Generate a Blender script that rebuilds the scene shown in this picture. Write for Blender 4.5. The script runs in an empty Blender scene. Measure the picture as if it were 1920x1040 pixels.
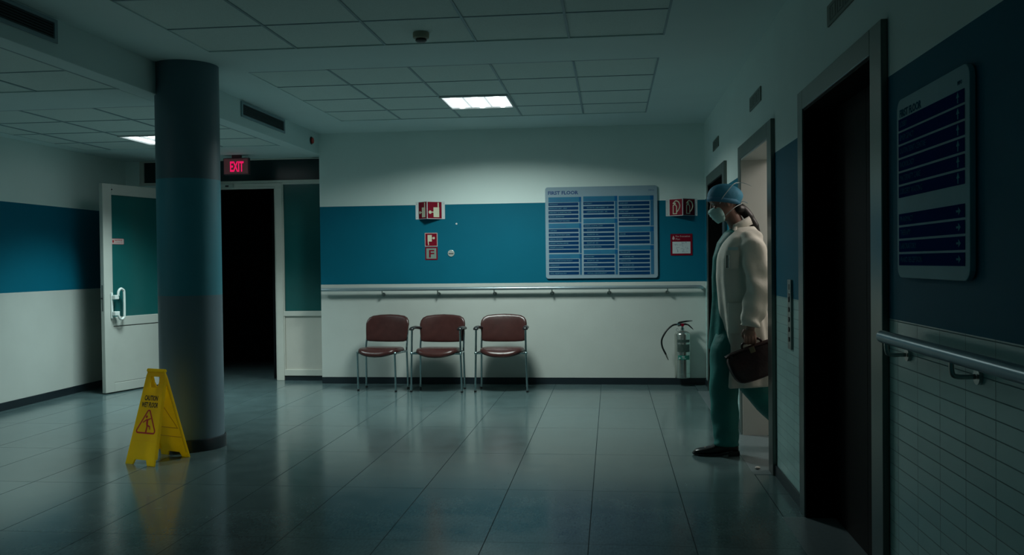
import bpy, math, random
from mathutils import Vector, Matrix

random.seed(7)
S = bpy.context.scene
COL = S.collection
PI = math.pi

# ------------------------------------------------------------------ camera
FPX, YAW, PITCH, ROLL, EYE = 1683.18, 0.11007, -0.01576, -0.01137, 1.308
fwd = Vector((-math.sin(YAW) * math.cos(PITCH), math.cos(YAW) * math.cos(PITCH), math.sin(PITCH)))
rt0 = Vector((math.cos(YAW), math.sin(YAW), 0))
up0 = rt0.cross(fwd)
rt = math.cos(ROLL) * rt0 + math.sin(ROLL) * up0
up = -math.sin(ROLL) * rt0 + math.cos(ROLL) * up0
cam_data = bpy.data.cameras.new('camera')
cam_data.sensor_width = 36.0
cam_data.sensor_fit = 'HORIZONTAL'
cam_data.lens = FPX * 36.0 / 1920.0
cam_data.clip_start = 0.05
cam = bpy.data.objects.new('camera', cam_data)
COL.objects.link(cam)
M3 = Matrix((rt, up, -fwd)).transposed()
cam.matrix_world = Matrix.Translation((0, 0, EYE)) @ M3.to_4x4()
S.camera = cam

# ------------------------------------------------------------------ world, exposure
W = bpy.data.worlds.new('world')
S.world = W
W.use_nodes = True
bg = W.node_tree.nodes['Background']
bg.inputs[0].default_value = (0.08, 0.62, 0.72, 1)
WORLD_STRENGTH = 0.038
bg.inputs[1].default_value = WORLD_STRENGTH
S.view_settings.view_transform = 'Standard'
S.view_settings.look = 'None'
S.view_settings.gamma = 1
S.view_settings.use_curve_mapping = False
S.view_settings.exposure = 0.0
S.cycles.max_bounces = 8
S.cycles.diffuse_bounces = 5
S.cycles.glossy_bounces = 4
S.cycles.use_denoising = True
S.cycles.sample_clamp_indirect = 3.0

POWER_MAIN, POWER_LEFT, POWER_SIGN_FILL, POWER_CABIN = 57.0, 29.0, 16.0, 8.0


def area_lamp(name, loc, sx, sy, power, color, spread, parent=None, rot=(0, 0, 0)):
    d = bpy.data.lights.new(name, 'AREA')
    d.shape = 'RECTANGLE'
    d.size, d.size_y = sx, sy
    d.energy = power
    d.color = color
    d.spread = math.radians(spread)
    o = bpy.data.objects.new(name, d)
    COL.objects.link(o)
    o.parent = parent
    o.location = loc
    o.rotation_euler = rot
    return o


# ------------------------------------------------------------------ materials
def lin(h):
    h = h.lstrip('#')
    out = []
    for i in (0, 2, 4):
        c = int(h[i:i + 2], 16) / 255
        out.append(c / 12.92 if c <= 0.04045 else ((c + 0.055) / 1.055) ** 2.4)
    return out


_m = {}


def mat(name, color, rough=0.5, metal=0.0, spec=0.5, var=0.06, scale=6.0, bump=0.0, bscale=60.0, coat=0.0,
        emit=None, estr=0.0, rvar=0.0, stretch=(1, 1, 1), subsurf=0.0):
    if name in _m:
        return _m[name]
    if isinstance(color, str):
        color = lin(color)
    m = bpy.data.materials.new(name)
    m.use_nodes = True
    nt = m.node_tree
    b = nt.nodes['Principled BSDF']
    b.inputs['Roughness'].default_value = rough
    b.inputs['Metallic'].default_value = metal
    b.inputs['Specular IOR Level'].default_value = spec
    b.inputs['Coat Weight'].default_value = coat
    if subsurf:
        b.inputs['Subsurface Weight'].default_value = subsurf
        b.inputs['Subsurface Radius'].default_value = (0.02, 0.01, 0.006)
    tc = nt.nodes.new('ShaderNodeTexCoord')
    mp = nt.nodes.new('ShaderNodeMapping')
    mp.inputs['Scale'].default_value = stretch
    nt.links.new(tc.outputs['Object'], mp.inputs['Vector'])
    nz = nt.nodes.new('ShaderNodeTexNoise')
    nz.inputs['Scale'].default_value = scale
    nz.inputs['Detail'].default_value = 4
    nt.links.new(mp.outputs[0], nz.inputs['Vector'])
    cr = nt.nodes.new('ShaderNodeValToRGB')
    cr.color_ramp.elements[0].position = 0.3
    cr.color_ramp.elements[1].position = 0.7
    cr.color_ramp.elements[0].color = [c * (1 - var) for c in color] + [1]
    cr.color_ramp.elements[1].color = [min(1, c * (1 + var)) for c in color] + [1]
    nt.links.new(nz.outputs['Fac'], cr.inputs[0])
    nt.links.new(cr.outputs[0], b.inputs['Base Color'])
    if rvar:
        mr = nt.nodes.new('ShaderNodeMapRange')
        mr.inputs['To Min'].default_value = max(0.02, rough - rvar)
        mr.inputs['To Max'].default_value = rough + rvar
        nt.links.new(nz.outputs['Fac'], mr.inputs['Value'])
        nt.links.new(mr.outputs[0], b.inputs['Roughness'])
    if bump:
        n2 = nt.nodes.new('ShaderNodeTexNoise')
        n2.inputs['Scale'].default_value = bscale
        n2.inputs['Detail'].default_value = 3
        nt.links.new(mp.outputs[0], n2.inputs['Vector'])
        bp = nt.nodes.new('ShaderNodeBump')
        bp.inputs['Strength'].default_value = bump
        bp.inputs['Distance'].default_value = 0.01
        nt.links.new(n2.outputs['Fac'], bp.inputs['Height'])
        nt.links.new(bp.outputs[0], b.inputs['Normal'])
    if emit is not None:
        b.inputs['Emission Color'].default_value = list(emit) + [1]
        b.inputs['Emission Strength'].default_value = estr
    _m[name] = m
    return m


def grid_lines(nt, vec, axis, period, offset, width):
    """1 on the joint, 0 elsewhere, along one object axis"""
    sep = nt.nodes.new('ShaderNodeSeparateXYZ')
    nt.links.new(vec, sep.inputs[0])

    def math_(op, a, b=None):
        n = nt.nodes.new('ShaderNodeMath')
        n.operation = op
        for i, v in enumerate((a, b)):
            if v is None:
                continue
            if isinstance(v, (int, float)):
                n.inputs[i].default_value = v
            else:
                nt.links.new(v, n.inputs[i])
        return n.outputs[0]
    p = math_('DIVIDE', math_('SUBTRACT', sep.outputs[axis], offset), period)
    f = math_('ABSOLUTE', math_('SUBTRACT', math_('FRACT', math_('ADD', p, 0.5)), 0.5))
    line = math_('LESS_THAN', f, width / period / 2)
    return line, math_('FLOOR', p), math_


def tiled_mat(name, color, joint, axes, rough, var=0.05, tone=0.06, spec=0.5, speck=0.0, rvar=0.0, bump=0.0):
    m = mat(name, color, rough, spec=spec, var=var, scale=5.0, rvar=rvar)
    nt = m.node_tree
    b = nt.nodes['Principled BSDF']
    tc = [n for n in nt.nodes if n.type == 'TEX_COORD'][0]
    base = b.inputs['Base Color'].links[0].from_socket
    lines, cells = [], []
    for ax, per, off, wd in axes:
        l, c, math_ = grid_lines(nt, tc.outputs['Object'], ax, per, off, wd)
        lines.append(l)
        cells.append(c)
    mx = math_('MAXIMUM', lines[0], lines[1])
    cmb = nt.nodes.new('ShaderNodeCombineXYZ')
    nt.links.new(cells[0], cmb.inputs[0])
    nt.links.new(cells[1], cmb.inputs[1])
    wn = nt.nodes.new('ShaderNodeTexWhiteNoise')
    nt.links.new(cmb.outputs[0], wn.inputs['Vector'])
    mr = nt.nodes.new('ShaderNodeMapRange')
    mr.inputs['To Min'].default_value = 1 - tone
    mr.inputs['To Max'].default_value = 1 + tone
    nt.links.new(wn.outputs['Value'], mr.inputs['Value'])
    sc = nt.nodes.new('ShaderNodeVectorMath')
    sc.operation = 'SCALE'
    nt.links.new(base, sc.inputs[0])
    nt.links.new(mr.outputs[0], sc.inputs['Scale'])
    out = sc.outputs[0]
    if speck:
        sp = nt.nodes.new('ShaderNodeTexNoise')
        sp.inputs['Scale'].default_value = 90
        sp.inputs['Detail'].default_value = 2
        mp = nt.nodes.new('ShaderNodeMapping')
        mp.inputs['Scale'].default_value = (1, 0.35, 1)
        nt.links.new(tc.outputs['Object'], mp.inputs[0])
        nt.links.new(mp.outputs[0], sp.inputs['Vector'])
        r2 = nt.nodes.new('ShaderNodeMapRange')
        r2.inputs['From Min'].default_value = 0.3
        r2.inputs['From Max'].default_value = 0.75
        r2.inputs['To Min'].default_value = 1 - speck
        r2.inputs['To Max'].default_value = 1 + speck
        nt.links.new(sp.outputs['Fac'], r2.inputs['Value'])
        s2 = nt.nodes.new('ShaderNodeVectorMath')
        s2.operation = 'SCALE'
        nt.links.new(out, s2.inputs[0])
        nt.links.new(r2.outputs[0], s2.inputs['Scale'])
        out = s2.outputs[0]
    mix = nt.nodes.new('ShaderNodeMix')
    mix.data_type = 'RGBA'
    nt.links.new(mx, mix.inputs[0])
    nt.links.new(out, mix.inputs[6])
    mix.inputs[7].default_value = list(joint) + [1]
    nt.links.new(mix.outputs[2], b.inputs['Base Color'])
    rs = b.inputs['Roughness']
    rm = nt.nodes.new('ShaderNodeMapRange')
    if rs.links:
        nt.links.new(rs.links[0].from_socket, rm.inputs['To Min'])
    else:
        rm.inputs['To Min'].default_value = rough
    rm.inputs['To Max'].default_value = 0.85
    nt.links.new(mx, rm.inputs['Value'])
    nt.links.new(rm.outputs[0], rs)
    sm_ = nt.nodes.new('ShaderNodeMapRange')
    sm_.inputs['To Min'].default_value = spec
    sm_.inputs['To Max'].default_value = 0.05
    nt.links.new(mx, sm_.inputs['Value'])
    nt.links.new(sm_.outputs[0], b.inputs['Specular IOR Level'])
    if bump:
        bp = nt.nodes.new('ShaderNodeBump')
        bp.inputs['Strength'].default_value = bump
        bp.inputs['Distance'].default_value = 0.002
        bp.invert = True
        nt.links.new(mx, bp.inputs['Height'])
        nt.links.new(bp.outputs[0], b.inputs['Normal'])
    return m


FX0, FP, FY0 = -0.116, 0.489, 5.14
M_FLOOR = tiled_mat('floor_vinyl', (0.085, 0.135, 0.14), (0.02, 0.035, 0.04),
                    ((0, FP, FX0, 0.0045), (1, FP * 2, FY0, 0.0035)), 0.16, var=0.10, tone=0.045, spec=0.72, speck=0.14, rvar=0.05)
M_WHITE = mat('paint_white', (0.70, 0.82, 0.79), 0.6, spec=0.25, var=0.025, scale=2.0, bump=0.08, bscale=120)
M_DADO = mat('paint_dado', (0.54, 0.58, 0.545), 0.5, spec=0.3, var=0.03, scale=3.0, bump=0.05, bscale=90)
M_BLUE = mat('paint_blue', (0.002, 0.135, 0.21), 0.6, spec=0.12, var=0.04, scale=2.0, bump=0.05, bscale=120)
M_TILE = tiled_mat('wall_tile', (0.42, 0.66, 0.64), (0.22, 0.32, 0.32),
                   ((1, 0.20, 0.05, 0.0038), (2, 0.051, 0.07, 0.0034)), 0.22, var=0.03, tone=0.05, bump=0.5)
M_CEIL = mat('ceiling_plaster', (0.60, 0.74, 0.73), 0.8, var=0.02, scale=2.0)
M_CTILE = mat('ceiling_tile', (0.62, 0.74, 0.71), 0.9, var=0.06, scale=150.0, bump=0.2, bscale=200)
M_TBAR = mat('ceiling_bar', (0.27, 0.38, 0.41), 0.5, var=0.03)
M_BASE = mat('baseboard_black', (0.012, 0.02, 0.026), 0.35, var=0.1)
M_STEEL = mat('brushed_steel', (0.42, 0.44, 0.42), 0.32, metal=1.0, var=0.05, scale=10, stretch=(1, 1, 0.05), rvar=0.06)
M_DARKSTEEL = mat('dark_steel_frame', (0.14, 0.16, 0.145), 0.33, metal=0.9, var=0.06, scale=8, stretch=(1, 1, 0.05), rvar=0.05)
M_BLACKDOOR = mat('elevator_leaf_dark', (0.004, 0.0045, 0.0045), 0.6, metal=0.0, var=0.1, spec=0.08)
M_CHROME = mat('chrome', (0.40, 0.50, 0.52), 0.16, metal=1.0, var=0.02)
M_RAIL = mat('rail_grey', (0.36, 0.44, 0.47), 0.3, metal=0.6, var=0.03)
M_ALU = mat('frame_cream', (0.62, 0.62, 0.56), 0.4, var=0.03)
M_PANEL = mat('panel_cream', (0.60, 0.58, 0.52), 0.45, var=0.04, scale=4)
M_WDOOR = mat('door_white', (0.48, 0.50, 0.46), 0.4, var=0.04, scale=4)
M_GLASSG = mat('frosted_green_glass', (0.012, 0.11, 0.11), 0.16, var=0.08, scale=2, spec=0.5)
M_GLASSD = mat('dark_glass', (0.010, 0.032, 0.036), 0.22, var=0.1, spec=0.3)
M_BLACK = mat('black_plastic', (0.01, 0.012, 0.013), 0.35, var=0.1)
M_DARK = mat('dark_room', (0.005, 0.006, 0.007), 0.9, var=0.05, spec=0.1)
M_LEATHER = mat('brown_vinyl', (0.052, 0.017, 0.015), 0.27, var=0.15, scale=14, bump=0.12, bscale=220, spec=0.5)
M_YELLOW = mat('yellow_plastic', (1.0, 0.76, 0.004), 0.38, var=0.03, scale=4)
def translucent(m, k):
    nt = m.node_tree
    b = nt.nodes['Principled BSDF']
    out = nt.nodes['Material Output']
    tr = nt.nodes.new('ShaderNodeBsdfTranslucent')
    nt.links.new(b.inputs['Base Color'].links[0].from_socket, tr.inputs[0])
    mx = nt.nodes.new('ShaderNodeMixShader')
    mx.inputs[0].default_value = k
    nt.links.new(b.outputs[0], mx.inputs[1])
    nt.links.new(tr.outputs[0], mx.inputs[2])
    nt.links.new(mx.outputs[0], out.inputs['Surface'])


translucent(M_YELLOW, 0.55)
M_RED = mat('sign_red', (0.20, 0.002, 0.016), 0.5, spec=0.2, var=0.03)
M_REDPRINT = mat('red_print', (0.45, 0.010, 0.012), 0.5, var=0.03)
M_BLACKPRINT = mat('black_print', (0.008, 0.008, 0.006), 0.5, var=0.03)
M_CREAM = mat('sign_cream', (0.62, 0.62, 0.46), 0.45, var=0.03)
M_SIGNW = mat('sign_white', (0.62, 0.68, 0.68), 0.4, var=0.02)
M_BOARD = mat('board_pale_blue', (0.27, 0.38, 0.45), 0.4, spec=0.15, var=0.03)
M_STRIP = mat('strip_navy', (0.002, 0.042, 0.13), 0.4, spec=0.15, var=0.05)
M_HEAD = mat('strip_mid_blue', (0.03, 0.17, 0.29), 0.4, spec=0.15, var=0.04)
M_TAB = mat('tab_blue', (0.006, 0.10, 0.26), 0.4, spec=0.15, var=0.04)
M_SIDE = mat('side_band_blue', (0.03, 0.14, 0.26), 0.4, spec=0.15, var=0.04)
M_LET = mat('lettering_pale', (0.14, 0.36, 0.42), 0.5, spec=0.15, var=0.02)
M_NAVYLET = mat('lettering_navy', (0.006, 0.06, 0.20), 0.5, var=0.02)
M_VENTF = mat('vent_frame', (0.22, 0.32, 0.35), 0.5, var=0.03)
M_VENTS = mat('vent_slat', (0.05, 0.075, 0.085), 0.5, var=0.03)
M_PLATE = mat('plate_olive', (0.13, 0.15, 0.12), 0.35, metal=0.5, var=0.05)


# ------------------------------------------------------------------ mesh builder
def frame(o, u, v, w):
    m = Matrix((Vector(u), Vector(v), Vector(w))).transposed().to_4x4()
    return Matrix.Translation(o) @ m


BACKW = 9.66
RIGHTW = 0.99


def on_back(x, z, y=BACKW):      # u = +X, v = +Z, w = out of the wall
    return frame((x, y, z), (1, 0, 0), (0, 0, 1), (0, -1, 0))


def on_right(y, z, x=RIGHTW):    # u = towards the viewer (-Y), v = +Z, w = out of the wall
    return frame((x, y, z), (0, -1, 0), (0, 0, 1), (-1, 0, 0))


class MB:
    def __init__(self, M=None):
        self.v, self.f, self.mi = [], [], []
        self.M = M or Matrix.Identity(4)

    def add(self, verts, faces, mi=0):
        n = len(self.v)
        self.v += [tuple(self.M @ Vector(p)) for p in verts]
        self.f += [tuple(i + n for i in f) for f in faces]
        self.mi += [mi] * len(faces)
        return self

    def box(self, x0, x1, y0, y1, z0, z1, mi=0):
        if x0 > x1: x0, x1 = x1, x0
        if y0 > y1: y0, y1 = y1, y0
        if z0 > z1: z0, z1 = z1, z0
        v = [(x, y, z) for z in (z0, z1) for y in (y0, y1) for x in (x0, x1)]
        return self.add(v, [(0, 2, 3, 1), (4, 5, 7, 6), (0, 1, 5, 4), (2, 6, 7, 3), (0, 4, 6, 2), (1, 3, 7, 5)], mi)

    def prism(self, pts, w0, w1, mi=0):
        n = len(pts)
        v = [(p[0], p[1], w0) for p in pts] + [(p[0], p[1], w1) for p in pts]
        f = [tuple(range(n - 1, -1, -1)), tuple(range(n, 2 * n))]
        f += [(i, (i + 1) % n, n + (i + 1) % n, n + i) for i in range(n)]
        return self.add(v, f, mi)

    def ringprism(self, outer, inner, w0, w1, mi=0):
        n = len(outer)
        v = [(p[0], p[1], w) for w in (w0, w1) for p in outer] + [(p[0], p[1], w) for w in (w0, w1) for p in inner]
        f = []
        for i in range(n):
            j = (i + 1) % n
            f += [(i, j, n + j, n + i), (2 * n + j, 2 * n + i, 3 * n + i, 3 * n + j),
                  (n + i, n + j, 3 * n + j, 3 * n + i), (j, i, 2 * n + i, 2 * n + j)]
        return self.add(v, f, mi)

    def tube(self, pts, r, n=12, mi=0, closed=False, caps=True, flat=1.0):
        pts = [Vector(p) for p in pts]
        rs = r if isinstance(r, (list, tuple)) else [r] * len(pts)
        verts, faces = [], []
        k = len(pts)
        prev = None
        for i, p in enumerate(pts):
            if closed:
                t = pts[(i + 1) % k] - pts[i - 1]
            else:
                t = pts[min(i + 1, k - 1)] - pts[max(i - 1, 0)]
            t.normalize()
            if prev is None:
                a = t.cross(Vector((0, 0, 1)))
                if a.length < 0.2:
                    a = t.cross(Vector((0, 1, 0)))
            else:
                a = prev - t * prev.dot(t)
            a.normalize()
            prev = a
            b = t.cross(a)
            for q in range(n):
                g = 2 * PI * q / n
                verts.append(p + (a * math.cos(g) + b * math.sin(g) * flat) * rs[i])
        kk = k if closed else k - 1
        for i in range(kk):
            for q in range(n):
                a0, a1 = i * n + q, i * n + (q + 1) % n
                b0, b1 = ((i + 1) % k) * n + q, ((i + 1) % k) * n + (q + 1) % n
                faces.append((a0, a1, b1, b0))
        if caps and not closed:
            faces.append(tuple(range(n - 1, -1, -1)))
            faces.append(tuple((k - 1) * n + q for q in range(n)))
        return self.add(verts, faces, mi)

    def loft(self, rings, mi=0, caps=True, closed_ring=True):
        n = len(rings[0])
        verts = [p for r in rings for p in r]
        faces = []
        for i in range(len(rings) - 1):
            for q in range(n if closed_ring else n - 1):
                j = (q + 1) % n
                faces.append((i * n + q, i * n + j, (i + 1) * n + j, (i + 1) * n + q))
        if caps:
            faces.append(tuple(range(n - 1, -1, -1)))
            faces.append(tuple((len(rings) - 1) * n + q for q in range(n)))
        return self.add(verts, faces, mi)

    def lathe(self, prof, cx=0, cy=0, n=32, mi=0):
        rings = [[(cx + r * math.cos(2 * PI * q / n), cy + r * math.sin(2 * PI * q / n), z) for q in range(n)] for r, z in prof]
        return self.loft(rings, mi)

    def disc(self, u, v, r, w0, w1, n=20, mi=0):
        return self.prism([(u + r * math.cos(2 * PI * q / n), v + r * math.sin(2 * PI * q / n)) for q in range(n)], w0, w1, mi)

    def ball(self, c, r, n=14, mi=0, sc=(1, 1, 1)):
        rings = []
        for i in range(1, n // 2 + 3):
            a = PI * i / (n // 2 + 3)
            rings.append([(c[0] + r * sc[0] * math.sin(a) * math.cos(2 * PI * q / n),
                           c[1] + r * sc[1] * math.sin(a) * math.sin(2 * PI * q / n),
                           c[2] - r * sc[2] * math.cos(a)) for q in range(n)])
        return self.loft(rings, mi)

    def build(self, name, mats, parent=None, smooth=False, bevel=0.0, label=None, sub=0, seg=2):
        me = bpy.data.meshes.new(name)
        me.from_pydata(self.v, [], self.f)
        if not isinstance(mats, (list, tuple)):
            mats = [mats]
        for m in mats:
            me.materials.append(m)
        for p, mi in zip(me.polygons, self.mi):
            p.material_index = mi
        if smooth is True:
            for p in me.polygons:
                p.use_smooth = True
        me.update()
        import bmesh
        bm = bmesh.new()
        bm.from_mesh(me)
        bmesh.ops.recalc_face_normals(bm, faces=bm.faces)
        bm.to_mesh(me)
        bm.free()
        if smooth == 'auto':
            for p in me.polygons:
                p.use_smooth = True
            me.set_sharp_from_angle(angle=math.radians(35))
        o = bpy.data.objects.new(name, me)
        COL.objects.link(o)
        if parent is not None:
            o.parent = parent
            if parent.type == 'EMPTY' or True:
                # geometry is written in world space: take the parent's place back out
                wm = world_of(parent)
                if wm != Matrix.Identity(4):
                    me.transform(wm.inverted())
        if bevel:
            b = o.modifiers.new('bevel', 'BEVEL')
            b.width = bevel
            b.segments = seg
            b.limit_method = 'ANGLE'
            b.angle_limit = math.radians(40)
        if sub:
            s = o.modifiers.new('subsurf', 'SUBSURF')
            s.levels = s.render_levels = sub
        if label:
            o['label'] = label
        return o


def world_of(o):
    m = Matrix.Identity(4)
    while o is not None:
        m = Matrix.LocRotScale(o.location, o.rotation_euler, o.scale) @ m
        o = o.parent
    return m


def rrect(x0, x1, y0, y1, r, n=5):
    pts = []
    for cx, cy, a0 in ((x1 - r, y1 - r, 0), (x0 + r, y1 - r, 90), (x0 + r, y0 + r, 180), (x1 - r, y0 + r, 270)):
        for i in range(n + 1):
            a = math.radians(a0 + 90 * i / n)
            pts.append((cx + r * math.cos(a), cy + r * math.sin(a)))
    return pts


def rect(x0, x1, y0, y1):
    return [(x0, y0), (x1, y0), (x1, y1), (x0, y1)]


def text(mb, s, u, v, w, size, mi=0, width=None, depth=0.0004, align='LEFT', bold=0.0, sx=1.0):
    c = bpy.data.curves.new('t', 'FONT')
    c.body = s
    c.size = size
    c.align_x = align
    c.resolution_u = 2
    c.extrude = depth
    c.offset = bold
    o = bpy.data.objects.new('t', c)
    COL.objects.link(o)
    dg = bpy.context.evaluated_depsgraph_get()
    dg.update()
    me = o.evaluated_get(dg).to_mesh()
    vs = [tuple(x.co) for x in me.vertices]
    fs = [tuple(p.vertices) for p in me.polygons]
    o.evaluated_get(dg).to_mesh_clear()
    bpy.data.objects.remove(o)
    bpy.data.curves.remove(c)
    k = sx
    if width and vs:
        wd = max(p[0] for p in vs) - min(p[0] for p in vs)
        k = width / wd
    mb.add([(u + p[0] * k, v + p[1], w + p[2]) for p in vs], fs, mi)
    return mb


def thing(name, label, cat, loc=(0, 0, 0), rz=0, group=None):
    o = bpy.data.objects.new(name, None)
    o.empty_display_size = 0.1
    COL.objects.link(o)
    o.location = loc
    o.rotation_euler = (0, 0, rz)
    tag(o, label, cat, group)
    return o


def tag(o, label, cat, group=None):
    o['label'] = label
    o['category'] = cat
    if group:
        o['group'] = group
    return o


def struct(o, label=None):
    o['kind'] = 'structure'
    if label:
        o['label'] = label
    return o


def sroot(name, loc, label=None):
    o = bpy.data.objects.new(name, None)
    COL.objects.link(o)
    o.location = loc
    return struct(o, label)


def copy_tree(o, parent=None):
    c = o.copy()
    COL.objects.link(c)
    c.parent = parent
    for ch in list(o.children):
        copy_tree(ch, c)
    return c


def smooth_path(pts, k=6):
    """Catmull-Rom through the points"""
    P = [Vector(p) for p in pts]
    out = []
    for i in range(len(P) - 1):
        p0, p1, p2, p3 = P[max(i - 1, 0)], P[i], P[i + 1], P[min(i + 2, len(P) - 1)]
        for j in range(k):
            t = j / k
            out.append(0.5 * ((2 * p1) + (-p0 + p2) * t + (2 * p0 - 5 * p1 + 4 * p2 - p3) * t * t + (-p0 + 3 * p1 - 3 * p2 + p3) * t ** 3))
    out.append(P[-1])
    return out


# ------------------------------------------------------------------ room shell
H, HL = 2.763, 2.535           # main ceiling, lower ceiling over the left bay
BEAMX, LEFTW, PARTY = -3.20, -5.60, 9.90
Y0 = -1.5
BB, BT = 1.0955, 1.957         # bottom and top of the blue band

struct(MB().box(LEFTW - 0.2, 2.6, Y0, 14.0, -0.12, 0.0).build('floor', M_FLOOR), 'glossy grey vinyl tile floor')

# back wall: dado, blue band, white top
mb = MB()
mb.box(BEAMX, RIGHTW + 0.2, BACKW, BACKW + 0.2, 0, BB, 0)
mb.box(BEAMX, RIGHTW + 0.2, BACKW, BACKW + 0.2, BB, BT, 1)
mb.box(BEAMX, RIGHTW + 0.2, BACKW, BACKW + 0.2, BT, H + 0.1, 2)
struct(mb.build('wall_back', [M_DADO, M_BLUE, M_WHITE]), 'back wall with a blue band over a pale dado')
struct(MB().box(BEAMX + 0.003, RIGHTW, BACKW - 0.012, BACKW, 0, 0.072).build('baseboard_back', M_BASE, bevel=0.002))

# left wall
mb = MB()
for z0, z1, i in ((0, BB - 0.01, 0), (BB - 0.01, BT - 0.02, 1), (BT - 0.02, HL + 0.1, 2)):
    mb.box(LEFTW - 0.2, LEFTW, Y0, PARTY + 0.1, z0, z1, i)
struct(mb.build('wall_left', [M_DADO, M_BLUE, M_WHITE]), 'left wall with a blue band over a pale dado')
struct(MB().box(LEFTW, LEFTW + 0.012, Y0, PARTY - 0.03, 0, 0.075).build('baseboard_left', M_BASE, bevel=0.002))

# right wall with three lift openings
ELEV = [(3.49, 4.68), (5.72, 6.88), (7.98, 9.17)]
OPEN_TOP = 2.068
WT = 0.16
mb = MB()
segs = [(Y0, ELEV[0][0]), (ELEV[0][1], ELEV[1][0]), (ELEV[1][1], ELEV[2][0]), (ELEV[2][1], BACKW)]
for a, b in segs:
    mb.box(RIGHTW, RIGHTW + WT, a, b, 0, BB, 0)
    mb.box(RIGHTW, RIGHTW + WT, a, b, BB, BT, 1)
    mb.box(RIGHTW, RIGHTW + WT, a, b, BT, H + 0.1, 2)
for a, b in ELEV:
    mb.box(RIGHTW, RIGHTW + WT, a, b, OPEN_TOP, H + 0.1, 2)
struct(mb.build('wall_right', [M_TILE, M_BLUE, M_WHITE]), 'lift wall, white tiles under a blue band')
mb = MB()
for a, b in ((Y0, 3.32), (4.79, 5.60), (7.01, 7.86), (9.31, BACKW - 0.012)):
    mb.box(RIGHTW - 0.012, RIGHTW, a, b, 0, 0.066)
struct(mb.build('baseboard_right', M_BASE, bevel=0.002))

# partition wall bits beside and above the glazed screen (left corner)
mb = MB()
mb.box(LEFTW, -5.43, PARTY, PARTY + 0.1, 0, HL)
mb.box(-5.43, -4.93, PARTY, PARTY + 0.1, 0, 2.28)
struct(mb.build('wall_partition', M_WHITE), 'pale wall behind the open glazed door')

# beam / bulkhead face between the two ceiling heights
struct(MB().box(BEAMX - 0.16, BEAMX, Y0, BACKW + 0.2, HL, H + 0.1).build('ceiling_bulkhead', M_CEIL, bevel=0.004),
       'bulkhead step down to the lower ceiling')

# ceilings: plaster with tiled fields let in
GX0, T = 0.352, 0.61
FIELD_UP = 0.008


def ceiling(name, z, x0, x1, fields, ya, yb):
    mb = MB()
    ys = ya
    for fx0, fx1, fy0, fy1 in fields:
        mb.box(x0, x1, ys, fy0, z, z + 0.1, 0)
        mb.box(x0, fx0, fy0, fy1, z, z + 0.1, 0)
        mb.box(fx1, x1, fy0, fy1, z, z + 0.1, 0)
        mb.box(fx0, fx1, fy0, fy1, z + FIELD_UP, z + 0.1, 1)
        ys = fy1
    mb.box(x0, x1, ys, yb, z, z + 0.1, 0)
    return struct(mb.build(name, [M_CEIL, M_CTILE]), None)


F_FAR = (GX0 - 5 * T, GX0, 6.505, 8.863)
F_NEAR = (GX0 - 5 * T, GX0, 2.6, 5.857)
L_FAR = (-5.45, -3.35, 6.505, 8.863)
L_NEAR = (-5.45, -3.35, 2.6, 5.857)
o = ceiling('ceiling', H, BEAMX, RIGHTW + 0.2, [F_NEAR, F_FAR], Y0, BACKW + 0.1)
o['label'] = 'main suspended ceiling with tile fields'
o = ceiling('ceiling_lower', HL, LEFTW - 0.1, BEAMX - 0.16, [L_NEAR, L_FAR], Y0, 13.5)
o['label'] = 'lower suspended ceiling over the left bay'

mb = MB()
bw = 0.008
for (x0, x1, ya, yb), z, nx in ((F_NEAR, H, 5), (F_FAR, H, 5), (L_NEAR, HL, 4), (L_FAR, HL, 4)):
    zb = z + FIELD_UP - 0.006
    for i in range(nx + 1):
        x = x1 - i * T
        if z == H and i == 0:
            mb.box(x - bw, x + 0.004, ya, yb, zb - 0.004, z + FIELD_UP + 0.01)
        elif z == HL and i == 0:
            mb.box(x - bw, x + 0.004, ya, yb, zb - 0.004, z + FIELD_UP + 0.01)
        elif x > x0 + 0.05:
            mb.box(x - bw, x + bw, ya, yb, zb, z + FIELD_UP + 0.01)
    y = ya if ya > 6 else 5.28 - 4 * T
    while y < yb - 0.1:
        wv = 0.016 if abs(y - 6.505) < 0.01 else 0.006
        if y > ya - 0.01:
            mb.box(x0, x1, y - 0.002, y + 2 * wv, zb + (0 if wv > 0.01 else 0.002), z + FIELD_UP + 0.01)
        y += T
struct(mb.build('ceiling_grid', M_TBAR), 'thin grey bars between the ceiling tiles')

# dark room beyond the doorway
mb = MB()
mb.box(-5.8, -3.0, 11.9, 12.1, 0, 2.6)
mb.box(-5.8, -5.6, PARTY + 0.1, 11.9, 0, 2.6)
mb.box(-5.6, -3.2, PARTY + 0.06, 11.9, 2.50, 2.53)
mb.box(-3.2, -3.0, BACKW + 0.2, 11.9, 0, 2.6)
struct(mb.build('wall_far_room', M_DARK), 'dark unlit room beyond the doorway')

# dark threshold tiles in front of the lifts
for i, (a, b) in enumerate(ELEV):
    mb = MB().box(0.855, RIGHTW + WT, a - 0.14 if i != 1 else a - 0.12, b + 0.0, 0.0, 0.0015)
    struct(mb.build('trim_%d' % (i + 1), mat('threshold_tile', (0.13, 0.17, 0.18), 0.3, var=0.1, scale=40)), 'darker floor strip at a lift threshold')

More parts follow.
